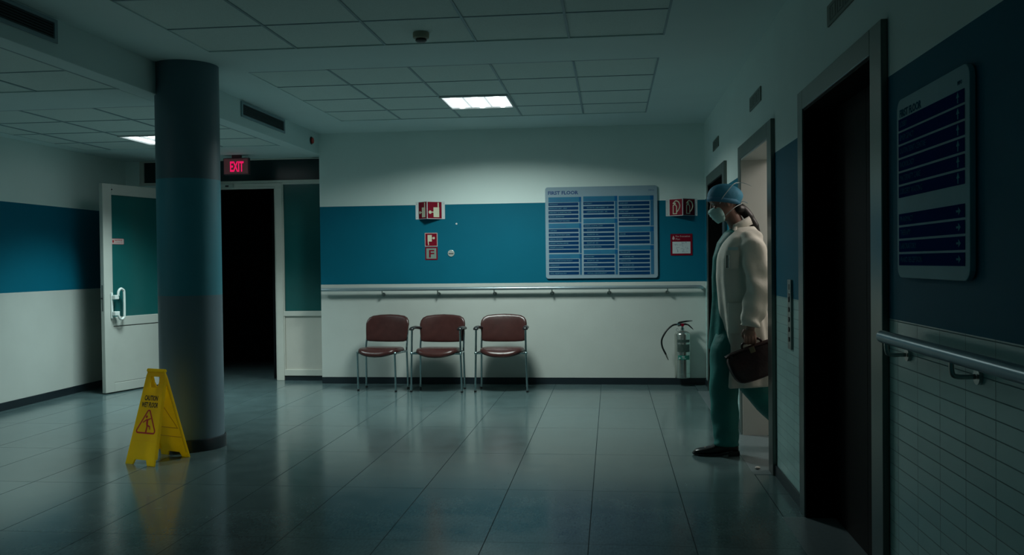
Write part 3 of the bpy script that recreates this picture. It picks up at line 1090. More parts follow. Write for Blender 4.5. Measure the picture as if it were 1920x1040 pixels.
# ------------------------------------------------------------------ wedge signs on the back wall
def wedge(x0, x1, z0, z1, xa, left_in, right_in, kind, label, depth=0.10):
    t = thing('fire_safety_sign', label, 'sign', (xa, BACKW, z0), 0, 'red projecting fire safety signs')
    e = 0.002
    # folded white sheet: flange, left face, right face, flange
    pts = [(x0, 0), (left_in, 0), (xa, depth), (right_in, 0), (x1, 0)]
    mb = MB()
    for (xa_, da), (xb_, db) in zip(pts[:-1], pts[1:]):
        v = [(xa_, BACKW - da - e, z0), (xb_, BACKW - db - e, z0), (xb_, BACKW - db - e, z1), (xa_, BACKW - da - e, z1),
             (xa_, BACKW - da, z0), (xb_, BACKW - db, z0), (xb_, BACKW - db, z1), (xa_, BACKW - da, z1)]
        mb.add(v, [(0, 1, 2, 3), (7, 6, 5, 4), (0, 4, 5, 1), (1, 5, 6, 2), (2, 6, 7, 3), (3, 7, 4, 0)])
    mb.build('folded_sheet', M_SIGNW, t)
    for (xa_, da), (xb_, db) in ((pts[1], pts[2]), (pts[2], pts[3])):
        p0 = Vector((xa_, BACKW - da - e, z0))
        p1 = Vector((xb_, BACKW - db - e, z0))
        L = (p1 - p0).length
        u = (p1 - p0).normalized()
        F = frame(p0, u, (0, 0, 1), u.cross(Vector((0, 0, 1))))
        hgt = z1 - z0
        m = 0.006
        fld = MB(F).box(m, L - m, m, hgt - m, 0.0003, 0.0015).build('red_field', M_RED, t)
        mk = MB(F)
        w0, w1 = 0.0015, 0.003
        if kind == 'alarm':
            mk.box(L * 0.42, L * 0.80, hgt * 0.10, hgt * 0.66, w0, w1)
            mk.box(L * 0.70, L * 0.78, hgt * 0.66, hgt * 0.93, w0, w1)
            mk.disc(L * 0.20, hgt * 0.38, L * 0.10, w0, w1)
            mk.box(L * 0.25, L * 0.42, hgt * 0.36, hgt * 0.41, w0, w1)
        else:
            body = [(0.28, 0.10), (0.58, 0.10), (0.58, 0.55), (0.50, 0.66), (0.42, 0.70), (0.28, 0.62)]
            body_i = [(0.33, 0.15), (0.53, 0.15), (0.53, 0.53), (0.47, 0.61), (0.42, 0.64), (0.33, 0.58)]
            mk.ringprism([(a * L, b * hgt) for a, b in body], [(a * L, b * hgt) for a, b in body_i], w0, w1)
            hose = smooth_path([(0.34 * L, 0.76 * hgt, w0), (0.50 * L, 0.87 * hgt, w0), (0.70 * L, 0.80 * hgt, w0), (0.80 * L, 0.58 * hgt, w0), (0.72 * L, 0.36 * hgt, w0), (0.56 * L, 0.22 * hgt, w0)], 5)
            mk.tube(hose, 0.006, 6, flat=1)
            mk.box(0.28 * L, 0.50 * L, 0.70 * hgt, 0.76 * hgt, w0, w1)
        mk.build('pictogram', M_CREAM, fld)
    for x in (x0 + 0.012, x1 - 0.012):
        for z in (z0 + 0.02, z1 - 0.025):
            MB(on_back(0, 0)).disc(x, z, 0.003, 0.002, 0.003, 8).build('screw', M_BLACK, t)
    return t


wedge(-2.120, -1.795, 1.800, 1.990, -1.972, -2.088, -1.826, 'alarm', 'red folded fire alarm sign above the small F plate')
wedge(0.583, 0.912, 1.789, 1.970, 0.752, 0.618, 0.888, 'ext', 'red folded fire extinguisher sign near the wall corner')

t = thing('fire_alarm_plate', 'small square red fire alarm plate above the F plate', 'sign', (-1.95, BACKW, 1.50))
F = on_back(0, 0)
MB(F).prism(rrect(-2.021, -1.881, 1.501, 1.651, 0.004), 0, 0.004).build('plate', mat('sign_pinkish', (0.55, 0.42, 0.38), 0.5), t)
fld = MB(F).box(-2.014, -1.888, 1.509, 1.644, 0.004, 0.0048).build('red_field', M_RED, t)
mk = MB(F)
mk.box(-1.990, -1.943, 1.556, 1.628, 0.0048, 0.006)
mk.prism([(-1.990, 1.556), (-1.978, 1.556), (-1.976, 1.518), (-1.984, 1.516)], 0.0048, 0.006)
mk.disc(-1.922, 1.594, 0.013, 0.0048, 0.006)
mk.box(-1.943, -1.93, 1.591, 1.597, 0.0048, 0.006)
mk.build('pictogram', M_CREAM, fld)

t = thing('f_plate', 'square red plate with a letter F below the alarm plate', 'sign', (-1.95, BACKW, 1.36))
MB(F).box(-2.019, -1.882, 1.356, 1.495, 0, 0.004).build('plate', M_RED, t)
MB(F).box(-2.006, -1.896, 1.369, 1.482, 0.004, 0.0048).build('face', mat('plate_greygreen', (0.20, 0.28, 0.24), 0.5), t)
mk = MB(F)
text(mk, 'F', -1.985, 1.384, 0.0052, 0.115, width=0.058, bold=0.002)
mk.build('lettering', M_RED, t)

t = thing('key_switch', 'round chrome key switch on the blue wall band', 'switch', (-1.732, BACKW, 1.423))
MB(F).disc(-1.732, 1.425, 0.037, 0, 0.008, 28).build('plate', mat('switch_plate', (0.5, 0.55, 0.52), 0.35, metal=0.3), t, bevel=0.003)
MB(F).box(-1.758, -1.706, 1.418, 1.425, 0.008, 0.010).build('slot', M_BLACK, t)
tag(MB(F).disc(-1.668, 1.745, 0.010, 0, 0.006, 16).build('wall_plug', M_SIGNW), 'tiny white round plug on the blue wall band', 'wall plug')

# evacuation plan
t = thing('evacuation_plan', 'red framed evacuation plan below the extinguisher sign', 'notice', (0.74, BACKW, 1.37))
ex0, ex1, ez0, ez1 = 0.629, 0.857, 1.372, 1.600
MB(F).prism(rrect(ex0, ex1, ez0, ez1, 0.006), 0, 0.006).build('red_board', M_RED, t)
fc_ = MB(F).box(ex0 + 0.020, ex1 - 0.020, ez0 + 0.020, ez1 - 0.083, 0.006, 0.0068).build('plan_sheet', M_SIGNW, t)
mk = MB(F)
random.seed(3)
for k in range(26):
    u = ex0 + 0.03 + random.random() * 0.15
    v = ez0 + 0.03 + random.random() * 0.10
    if random.random() < 0.5:
        mk.box(u, u + 0.015 + random.random() * 0.02, v, v + 0.002, 0.0068, 0.0074)
    else:
        mk.box(u, u + 0.002, v, v + 0.01 + random.random() * 0.015, 0.0068, 0.0074)
mk.build('plan_lines', mat('ink_blue', (0.05, 0.16, 0.22), 0.5), fc_)
mk = MB(F)
text(mk, 'Fire Evacuation', ex0 + 0.052, ez1 - 0.034, 0.0064, 0.026, width=0.150)
text(mk, 'Plan', ex0 + 0.052, ez1 - 0.064, 0.0064, 0.026, width=0.045)
mk.prism([(ex0 + 0.018, ez1 - 0.055), (ex0 + 0.030, ez1 - 0.064), (ex0 + 0.043, ez1 - 0.055), (ex0 + 0.042, ez1 - 0.040), (ex0 + 0.031, ez1 - 0.018), (ex0 + 0.020, ez1 - 0.040)], 0.006, 0.007)
mk.build('heading', mat('pink_print', (0.62, 0.42, 0.42), 0.5), t)

# ------------------------------------------------------------------ directory board on the back wall
bx0, bx1, bz0, bz1 = -0.697, 0.494, 1.138, 2.118
BW, BH = bx1 - bx0, bz1 - bz0
t = thing('directory_board', 'large pale blue FIRST FLOOR directory board on the back wall', 'directory board', (-0.1, BACKW, bz0))
Fd = on_back(0, 0)
pn = MB(Fd).prism(rrect(bx0, bx1, bz0, bz1, 0.028), 0.004, 0.022)
pn.build('panel', M_BOARD, t, bevel=0.002)
mk = MB(Fd)
text(mk, 'FIRST FLOOR', bx0 + 0.028, bz1 - 0.078, 0.0225, 0.050, width=0.325, bold=0.0018)
mk.build('title_lettering', M_NAVYLET, t)
text(MB(Fd), 'MPO', bx1 - 0.092, bz1 - 0.056, 0.0225, 0.018, width=0.055).build('corner_mark', M_NAVYLET, t)
cols = [
    (0.029, 0.298, 0.306, 0.324, 57, [(160, 210, 'GROUND FLOOR'), (430, 478, 'FIRST FLOOR'), (745, 788, 'SECOND FLOOR')],
     [(233, 'ONCOLOGY'), (275, 'RADIOLOGY DEPT. - XRAY'), (317, 'EMERGENCY & ADMITTING DESK'), (360, 'BLOOD LABORATORY'), (403, 'CENTRAL & UTILITY RECORDS'),
      (503, 'CAFETERIA'), (547, 'CENTER / OUTPATIENT CLINIC'), (590, 'MEDICAL RECORDS'), (633, 'SURGERY WAITING CENTER'), (675, 'SURGERY & LOUNGE'), (715, ''),
      (812, 'SKIN & REHABILITATION FACILITY'), (857, 'CARDIOLOGY'), (900, 'NEUROLOGY'), (942, 'FAMILY RECEPTION DESK')]),
    (0.342, 0.617, 0.624, 0.646, 50, [(150, 200, 'THIRD FLOOR'), (380, 425, 'FOURTH FLOOR'), (697, 740, 'FIFTH FLOOR')],
     [(222, 'MATERNITY'), (265, '   NEONATAL CARE NURSERY   301'), (308, '   LABOR ROOMS DELIVERY   302'), (352, ''),
      (452, 'GENERAL HOSPITAL CLINIC'), (495, '   ROOMS 401 - 417'), (540, '   ROOMS 418 - 436'), (583, 'INTENSIVE CARE UNIT'), (627, '   ROOMS 437 - 451'), (667, 'NEUROSURGERY ROOMS'),
      (766, 'LABORATORY'), (808, '   ROOMS 501 - 524'), (851, 'ENDOCRINOLOGY'), (895, 'EXAM ROOMS OBSERVATION'), (936, '   CRITICAL CARE EMERGENCY')]),
    (0.657, 0.930, 0.938, 0.966, 43, [(145, 190, 'SIXTH FLOOR'), (460, 510, 'SEVENTH FLOOR'), (650, 695, 'EIGHTH FLOOR')],
     [(218, 'CLINIC EAST'), (260, '   ROOMS 601 - 615'), (303, 'CLINIC WEST'), (345, '   ROOMS 616 - 632'), (388, 'CENTRAL & OBSERVATION'), (430, ''),
      (533, 'DIALYSIS'), (577, ''), (617, ''),
      (719, 'TRAUMA SUITE'), (764, '   ROOMS 801 - 812'), (807, 'CARDIAC SUITE'), (850, '   ROOMS 813 - 824'), (893, 'SURGICAL RECOVERY'), (933, '')]),
]
for c0, c1, s0, s1, top, hs, rows in cols:
    def zf(v, top=top):
        return bz1 - (v - top) / 940.0 * BH
    X = lambda f: bx0 + f * BW
    ends = [h[0] for h in hs[1:]] + [968 - (57 - top)]
    for (v0, v1, name), ve in zip(hs, ends):
        hd0 = MB(Fd).box(X(c0), X(s0) - 0.002, zf(v1 + 2), zf(v0), 0.022, 0.0235).build('floor_heading', M_HEAD, t)
        MB(Fd).box(X(s0) - 0.002, X(s1), zf(v1 + 2), zf(v0), 0.022, 0.0237).build('index_tab', M_TAB, t)
        MB(Fd).box(X(s0), X(s1), zf(ve - 8), zf(v1 + 4), 0.022, 0.0235).build('side_band', M_SIDE, t)
        text(MB(Fd), name, X(c0) + 0.012, zf(v1 - 7), 0.0240, 0.032, sx=0.92, bold=0.0006).build('lettering', mat('heading_ink', (0.012, 0.12, 0.27), 0.5), hd0)
    for v, name in rows:
        ns = MB(Fd).box(X(c0), X(c1), zf(v + 15.5), zf(v - 15.5), 0.022, 0.0235).build('name_strip', M_STRIP, t)
        if name.strip():
            pre = len(name) - len(name.lstrip())
            text(MB(Fd), name.strip(), X(c0) + 0.010 + 0.009 * pre, zf(v + 6), 0.0240, 0.0165, sx=0.95).build('lettering', M_LET, ns)

# ------------------------------------------------------------------ direction board on the right wall
t = thing('direction_board', 'rounded wall sign with ten navy arrow rows, near the lift', 'direction board', (RIGHTW, 2.88, 1.24))
ya, yb, za, zb = 3.185, 2.562, 1.245, 1.842
BW2, BH2 = ya - yb, zb - za
Fr = on_right(0, 0)
MB(Fr).prism(rrect(-ya, -yb, za, zb, 0.040), 0.004, 0.020).build('panel', mat('board_grey_blue', (0.20, 0.40, 0.45), 0.45, spec=0.15), t, bevel=0.002)
ttl, ttl2 = MB(Fr), MB(Fr)
text(ttl, 'FIRST FLOOR', -ya + 0.03, zb - 0.060, 0.0205, 0.034, width=0.21, bold=0.001)
text(ttl2, 'MPO', -yb - 0.085, zb - 0.050, 0.0205, 0.016)
names = ['LOBBY', 'EMERGENCY', 'OUTPATIENT CENTRE', 'RADIOLOGY', 'MATERNITY CARE', 'SURGERY WAITING', 'PHARMACY', 'THERAPY', 'LABORATORY', 'WARD RECEPTION']
for k in range(10):
    f = 0.112 + 0.0752 * k + (0.0 if k < 6 else 0.079)
    z1_, z0_ = zb - f * BH2, zb - (f + 0.063) * BH2
    u0, u1 = -ya + 0.035 * BW2, -ya + 0.945 * BW2
    arr = MB(Fr)
    ns = MB(Fr).box(u0, u1, z0_, z1_, 0.020, 0.0215).build('name_strip', mat('strip_dark_navy', (0.004, 0.034, 0.15), 0.45, spec=0.0), t)
    zc = (z0_ + z1_) / 2
    text(MB(Fr), names[k], u0 + 0.015, zc - 0.008, 0.022, 0.026, sx=0.95).build('lettering', mat('let_dim', (0.03, 0.17, 0.30), 0.5, spec=0.0), ns)
    ua = u1 - 0.045
    if k < 6:
        arr.prism([(ua - 0.011, zc), (ua + 0.011, zc), (ua, zc + 0.016)], 0.0215, 0.0222)
        arr.box(ua - 0.003, ua + 0.003, zc - 0.015, zc, 0.0215, 0.0222)
    else:
        arr.prism([(ua + 0.002, zc - 0.011), (ua + 0.018, zc), (ua + 0.002, zc + 0.011)], 0.0215, 0.0222)
        arr.box(ua - 0.014, ua + 0.002, zc - 0.003, zc + 0.003, 0.0215, 0.0222)
    arr.build('arrow', mat('arrow_pale', (0.13, 0.36, 0.44), 0.5, spec=0.0), ns)
ttl2.build('corner_mark', mat('ttl_dim', (0.03, 0.13, 0.20), 0.5, spec=0.0), t)
ttl.build('title_lettering', mat('ttl_dim', (0.03, 0.13, 0.20), 0.5, spec=0.0), t)

# ------------------------------------------------------------------ fire extinguisher
EX, EYc, EZ = 0.738, 9.555, 0.088
R = 0.083
t = thing('fire_extinguisher', 'silver fire extinguisher hanging low on the back wall', 'fire extinguisher', (EX, EYc, EZ))
bd = MB().lathe([(R - 0.004, EZ), (R, EZ + 0.004), (R, EZ + 0.045), (R - 0.002, EZ + 0.047), (R - 0.002, EZ + 0.050), (R, EZ + 0.052), (R, EZ + 0.455),
                 (R - 0.008, EZ + 0.472), (R - 0.03, EZ + 0.488), (0.022, EZ + 0.497), (0.018, EZ + 0.50)], EX, EYc, 40)
bd.build('cylinder', mat('polished_steel', (0.50, 0.54, 0.50), 0.22, metal=0.9, var=0.04), t, smooth='auto')


def wrap(z0, z1, a0, a1, rr, m, name, par):
    n = 12
    mb = MB()
    rings = []
    for z in (z0, z1):
        rings.append([(EX + rr * math.sin(a0 + (a1 - a0) * k / n), EYc - rr * math.cos(a0 + (a1 - a0) * k / n), z) for k in range(n + 1)])
    n1 = n + 1
    verts = rings[0] + rings[1]
    mb.add(verts, [(k, k + 1, n1 + k + 1, n1 + k) for k in range(n)])
    return mb.build(name, m, par, smooth=True)


MLAB = mat('label_dark', (0.04, 0.07, 0.06), 0.5, var=0.4, scale=60)
lb = wrap(EZ + 0.375, EZ + 0.405, -0.75, 0.95, R + 0.0008, MLAB, 'label', t)
lb = wrap(EZ + 0.275, EZ + 0.355, -0.75, 0.95, R + 0.0008, MLAB, 'label', t)
lb = wrap(EZ + 0.195, EZ + 0.240, -0.65, 0.90, R + 0.0012, mat('label_green', (0.008, 0.20, 0.15), 0.5), 'inspection_sticker', t)
mk = MB(frame((EX, EYc - R - 0.002, 0), (1, 0, 0), (0, 0, 1), (0, -1, 0)))
text(mk, 'FIRE', -0.015, EZ + 0.220, 0.001, 0.016, bold=0.0004)
text(mk, 'SAFETY', -0.015, EZ + 0.204, 0.001, 0.013)
mk.prism([(-0.048, EZ + 0.205), (-0.026, EZ + 0.205), (-0.037, EZ + 0.227)], 0, 0.001)
mk.build('lettering', M_SIGNW, lb)
vz = EZ + 0.497
MB().lathe([(0.019, vz), (0.019, vz + 0.022), (0.013, vz + 0.026), (0.013, vz + 0.05), (0.016, vz + 0.06), (0.012, vz + 0.075)], EX, EYc, 20).build('valve', M_CHROME, t, smooth='auto')
MB().tube([(EX, EYc - 0.012, vz + 0.058), (EX, EYc - 0.032, vz + 0.058)], 0.017, 18).build('gauge', M_RED, t, smooth='auto')
Fx = frame((EX, EYc, vz), (1, 0, 0), (0, 0, 1), (0, -1, 0))
MB(Fx).prism([(-0.05, 0.045), (-0.04, 0.042), (0.03, 0.055), (0.055, 0.052), (0.095, 0.018), (0.115, 0.003), (0.108, 0.020), (0.07, 0.060), (0.03, 0.075), (-0.045, 0.072)], -0.011, 0.011).build('lower_handle', M_BLACK, t, bevel=0.003)
MB(Fx).prism([(-0.048, 0.070), (0.00, 0.078), (0.05, 0.088), (0.105, 0.098), (0.106, 0.103), (0.04, 0.103), (-0.03, 0.092), (-0.05, 0.080)], -0.010, 0.010).build('squeeze_lever', M_BLACK, t, bevel=0.003)
MB().tube(smooth_path([(EX - 0.045 + 0.0, EYc - 0.005, vz + 0.012), (EX - 0.058, EYc - 0.01, vz + 0.02), (EX - 0.066, EYc - 0.01, vz + 0.006), (EX - 0.055, EYc - 0.01, vz - 0.006), (EX - 0.044, EYc - 0.005, vz + 0.010)], 4), 0.0018, 6).build('pin_ring', M_CHROME, t, smooth=True)
hz = smooth_path([(EX - 0.045, EYc - 0.01, vz + 0.062), (EX - 0.10, EYc - 0.02, vz + 0.055), (EX - 0.165, EYc - 0.03, vz + 0.0), (EX - 0.215, EYc - 0.035, vz - 0.09), (EX - 0.212, EYc - 0.03, vz - 0.17), (EX - 0.175, EYc - 0.02, vz - 0.25)], 6)
hs = MB().tube(hz, 0.0095, 12).build('hose', M_BLACK, t, smooth=True)
MB().tube([(EX - 0.175, EYc - 0.02, vz - 0.25), (EX - 0.168, EYc - 0.019, vz - 0.27), (EX - 0.150, EYc - 0.015, vz - 0.31)], [0.009, 0.008, 0.004], 10).build('nozzle', mat('nozzle_brass', (0.30, 0.30, 0.26), 0.35, metal=0.8), hs, smooth='auto')
MB().tube([(EX - 0.028, EYc - 0.012, vz + 0.064), (EX - 0.060, EYc - 0.013, vz + 0.063)], 0.011, 10).build('hose_ferrule', M_CHROME, hs, smooth='auto')
MB().box(EX - 0.02, EX + 0.02, EYc + R - 0.002, BACKW, EZ + 0.40, EZ + 0.46).build('wall_hook', M_BLACK, t)

# ------------------------------------------------------------------ the person
M_SKIN = mat('skin', (0.27, 0.145, 0.11), 0.45, var=0.08, scale=30, subsurf=0.15)
M_COAT = mat('coat_white', (0.74, 0.71, 0.63), 0.75, var=0.04, scale=9, bump=0.35, bscale=14)
M_SCRUB = mat('scrub_teal', (0.003, 0.17, 0.155), 0.6, var=0.15, scale=7, bump=0.5, bscale=16)
M_CAP = mat('cap_blue', (0.05, 0.26, 0.40), 0.7, var=0.08, scale=12, bump=0.2, bscale=50)
M_MASK = mat('mask_pale', (0.42, 0.66, 0.64), 0.7, var=0.04, scale=20, bump=0.1, bscale=40)
M_HAIR = mat('hair_dark', (0.012, 0.009, 0.008), 0.45, var=0.3, scale=60, stretch=(1, 1, 0.1))
M_SHOE = mat('shoe_black', (0.010, 0.009, 0.009), 0.3, var=0.1)
M_BAG = mat('bag_leather', (0.030, 0.010, 0.010), 0.32, var=0.3, scale=12, bump=0.25, bscale=35)

PY = 6.22
ps = thing('person', 'person in white coat, teal scrubs, blue cap and mask stepping out of the lift', 'person', (0.87, PY, 0))


def sec(xf, xb, hw, z, yc=PY, e=2.4, n=40, fold=0.0, ph=0.0, kf=9, dz=0.0):
    """closed horizontal section; xf front (-X), xb back; dz raises the back edge"""
    xc, rx = (xf + xb) / 2, abs(xb - xf) / 2
    out = []
    for q in range(n):
        g = 2 * PI * q / n
        c, s = math.cos(g), math.sin(g)
        k = 1 + fold * (math.sin(kf * g + ph) + 0.5 * math.sin((kf - 3) * g - 1.7 * ph + 1)) / max(rx, hw)
        x = rx * math.copysign(abs(c) ** (2 / e), c) * k
        out.append((xc + x, yc + hw * math.copysign(abs(s) ** (2 / e), s) * k, z + dz * x / rx))
    return out


def remeshed(mb, name, m, parent, voxel, it=4, label=None, fac=0.5):
    o = mb.build(name, m, parent, smooth=True, label=label)
    r = o.modifiers.new('remesh', 'REMESH')
    r.mode = 'VOXEL'
    r.voxel_size = voxel
    r.use_smooth_shade = True
    s = o.modifiers.new('smooth', 'SMOOTH')
    s.factor = fac
    s.iterations = it
    return o


# head frame: origin at head centre, f = forward (-X) tipped down, s = side, u = up
HC = Vector((0.768, PY, 1.702))
tip = math.radians(19)
hf = Vector((-math.cos(tip), 0, -math.sin(tip)))
hu = Vector((-math.sin(tip), 0, math.cos(tip)))
hs_ = Vector((0, 1, 0))
HM = frame(HC, hf, hs_, hu)


def hring(z, f, b, hw, e=2.2, n=36):
    c, r = (f + b) / 2, (f - b) / 2
    return [(c + r * math.copysign(abs(math.cos(2 * PI * q / n)) ** (2 / e), math.cos(2 * PI * q / n)),
             hw * math.copysign(abs(math.sin(2 * PI * q / n)) ** (2 / e), math.sin(2 * PI * q / n)), z) for q in range(n)]


body = MB()
hd = MB(HM)
hd.loft([hring(*a) for a in ((-0.118, 0.068, 0.015, 0.020), (-0.108, 0.082, 0.00, 0.036), (-0.088, 0.086, -0.03, 0.048), (-0.060, 0.088, -0.058, 0.058),
                             (-0.030, 0.088, -0.078, 0.066), (0.0, 0.087, -0.088, 0.071), (0.020, 0.084, -0.094, 0.073), (0.036, 0.092, -0.097, 0.076),
                             (0.060, 0.093, -0.098, 0.077), (0.085, 0.078, -0.092, 0.070), (0.105, 0.050, -0.072, 0.052), (0.117, 0.010, -0.040, 0.022))])
hd.loft([[(f + dx * c - 0.004, s * w, z + 0.002 * c) for c, s in [(math.cos(2 * PI * q / 10), math.sin(2 * PI * q / 10)) for q in range(10)]]
         for z, f, dx, w in ((0.030, 0.086, 0.006, 0.008), (0.015, 0.090, 0.008, 0.010), (-0.005, 0.098, 0.011, 0.013), (-0.018, 0.100, 0.013, 0.018), (-0.028, 0.094, 0.009, 0.014))])
for s in (-1, 1):
    hd.ball((-0.006, s * 0.076, -0.006), 0.016, 12, sc=(1.0, 0.5, 1.9))
    hd.ball((0.076, s * 0.030, 0.032), 0.014, 10, sc=(0.6, 1.5, 0.45))      # brow ridge
    hd.ball((0.070, s * 0.042, -0.012), 0.018, 10, sc=(0.8, 1.1, 0.8))      # cheek
hd.ball((0.086, 0, -0.062), 0.012, 10, sc=(0.8, 1.9, 0.45))                 # lips
hd.ball((0.085, 0, -0.072), 0.012, 10, sc=(0.8, 1.7, 0.45))
body.v += hd.v
body.f += hd.f
body.mi += hd.mi
body.tube(smooth_path([(0.790, PY, 1.66), (0.825, PY, 1.60), (0.855, PY, 1.53), (0.865, PY, 1.46)], 4), [0.052] * 4 + [0.053] * 4 + [0.060] * 4 + [0.075], 20)
body.loft([sec(0.80, 0.93, 0.10, 1.515), sec(0.780, 0.950, 0.120, 1.475), sec(0.755, 0.970, 0.155, 1.40), sec(0.742, 0.975, 0.170, 1.28), sec(0.745, 0.955, 0.150, 1.12),
           sec(0.735, 0.965, 0.165, 1.00), sec(0.735, 0.985, 0.175, 0.92), sec(0.76, 0.97, 0.15, 0.84)])
LA = [(0.900, 6.070, 1.425), (0.930, 6.015, 1.38), (0.948, 6.000, 1.24), (0.950, 5.978, 1.14), (0.930, 5.965, 1.02), (0.900, 5.956, 0.895), (0.893, 5.955, 0.862)]
RA = [(x, 2 * PY - y, z) for x, y, z in LA]
for arm in (LA, RA):
    body.tube(smooth_path(arm, 4), [0.034] * 4 + [0.044] * 4 + [0.046] * 4 + [0.042] * 4 + [0.037] * 4 + [0.028] * 4 + [0.027], 16)


def hand(body, wx, wy, wz, sgn, grip):
    """sgn = +1 when the palm faces +Y"""
    def P(dx, dy, dz):
        return (wx + dx, wy + sgn * dy, wz + dz)
    n = 16
    rings = []
    for dz, hx, hy, oy in ((0.012, 0.026, 0.020, 0.0), (-0.010, 0.030, 0.017, 0.0), (-0.030, 0.038, 0.016, -0.002), (-0.048, 0.042, 0.014, -0.004), (-0.060, 0.040, 0.011, -0.006)):
        rings.append([P(hx * math.cos(2 * PI * q / n), oy + hy * math.sin(2 * PI * q / n), dz) for q in range(n)])
    body.loft(rings)
    for k, (dx, ln) in enumerate(((-0.031, 0.94), (-0.0105, 1.04), (0.010, 1.0), (0.0295, 0.82))):
        if grip:
            pts = [(dx, -0.006, -0.045), (dx * 1.02, -0.017, -0.062), (dx * 1.02, -0.020, -0.080), (dx, -0.008, -0.097), (dx, 0.010, -0.098),
                   (dx, 0.021, -0.086), (dx * 0.98, 0.020, -0.086 + 0.020 * ln)]
        else:
            pts = [(dx, -0.004, -0.045), (dx * 1.03, -0.005, -0.070 * ln), (dx * 1.05, 0.002, -0.098 * ln), (dx * 1.04, 0.016, -0.120 * ln), (dx, 0.028, -0.132 * ln)]
        sp = smooth_path([P(*p) for p in pts], 3)
        L = len(sp) - 1
        body.tube(sp, [0.0092 - 0.0022 * i / L for i in range(L + 1)], 10)
    th = [(-0.028, 0.004, -0.008), (-0.042, 0.014, -0.030), (-0.040, 0.026, -0.052), (-0.026, 0.032, -0.070), (-0.012, 0.031, -0.080)] if grip else \
         [(-0.028, 0.002, -0.008), (-0.044, 0.010, -0.034), (-0.050, 0.018, -0.060), (-0.047, 0.024, -0.085)]
    sp = smooth_path([P(*p) for p in th], 3)
    L = len(sp) - 1
    body.tube(sp, [0.0125 - 0.0040 * i / L for i in range(L + 1)], 10)


HWX, HWY, HWZ = 0.892, 5.955, 0.868
hand(body, HWX, HWY, HWZ, 1, True)
hand(body, HWX, 2 * PY - HWY, HWZ, -1, False)
LLEG = [(0.830, 6.150, 0.92), (0.790, 6.150, 0.70), (0.755, 6.150, 0.50), (0.765, 6.150, 0.30), (0.785, 6.150, 0.10)]
RLEG = [(0.870, 6.310, 0.92), (0.905, 6.315, 0.70), (0.945, 6.320, 0.500), (1.075, 6.325, 0.330), (1.245, 6.330, 0.155)]
for lg in (LLEG, RLEG):
    body.tube(smooth_path(lg, 4), [0.052] * 4 + [0.068] * 4 + [0.055] * 4 + [0.050] * 4 + [0.036], 18)
body.loft([[(0.83 - 0.26 * 0 + x, 6.150 + y, z) for x, y in ((-0.02, -0.024), (-0.015, 0), (-0.02, 0.024), (-0.10, 0.028), (-0.20, 0.028), (-0.22, 0), (-0.20, -0.028), (-0.10, -0.028))] for z in (0.035, 0.055)])
body.tube([(1.262, 6.33, 0.175), (1.285, 6.33, 0.13), (1.20, 6.33, 0.05)], [0.034, 0.036, 0.028], 14)
bo = remeshed(body, 'body', M_SKIN, ps, 0.005, 3)

# eyes
for s in (-1, 1):
    e_ = MB(HM).ball((0.074, s * 0.031, 0.018), 0.0125, 14).build('eye', mat('eye_white', (0.55, 0.52, 0.5), 0.2), ps, smooth=True)
    MB(HM).ball((0.0805, s * 0.032, 0.016), 0.0068, 12).build('iris', mat('iris_dark', (0.02, 0.012, 0.01), 0.15), e_, smooth=True)
    MB(HM).tube(smooth_path([(0.082, s * 0.018, 0.036), (0.084, s * 0.032, 0.041), (0.074, s * 0.050, 0.036)], 4), 0.003, 8, flat=0.8).build('eyebrow', M_HAIR, ps, smooth=True)

# surgical cap
ct = math.radians(-27)
CM = HM @ Matrix.Translation((0.006, 0, 0.022)) @ Matrix.Rotation(ct, 4, 'Y')
cp = MB(CM)
prof = [(-0.014, 0.096, -0.112, 0.0815), (-0.010, 0.102, -0.120, 0.086), (0.022, 0.104, -0.132, 0.089), (0.050, 0.100, -0.134, 0.089), (0.078, 0.084, -0.116, 0.078),
        (0.098, 0.055, -0.084, 0.058), (0.110, 0.018, -0.046, 0.030), (0.112, -0.008, -0.020, 0.006)]
rings = []
for k, (z, f, b, w) in enumerate(prof):
    r = hring(z, f, b, w, 2.1, 44)
    if 1 < k < 6:
        r = [(x * (1 + 0.012 * math.sin(7 * 2 * PI * q / 44 + k)), y * (1 + 0.012 * math.sin(9 * 2 * PI * q / 44 - k)), zz_) for q, (x, y, zz_) in enumerate(r)]
    rings.append(r)
cp.loft(rings)
cap = cp.build('surgical_cap', M_CAP, ps, smooth=True, sub=1)
bd_ = MB(CM)
bd_.loft([hring(z, f, b, w, 2.1, 44) for z, f, b, w in ((-0.020, 0.094, -0.110, 0.081), (-0.020, 0.102, -0.119, 0.0865), (0.010, 0.105, -0.124, 0.0895), (0.010, 0.098, -0.114, 0.083))])
bd_.build('cap_band', mat('cap_band_blue', (0.05, 0.22, 0.36), 0.7), cap, smooth=True)
mb = MB(CM)
mb.tube(smooth_path([(-0.114, -0.01, 0.0), (-0.14, -0.02, 0.006), (-0.165, -0.026, -0.004)], 4), 0.003, 6, flat=0.5)
mb.build('cap_tie', M_CAP, cap, smooth=True)

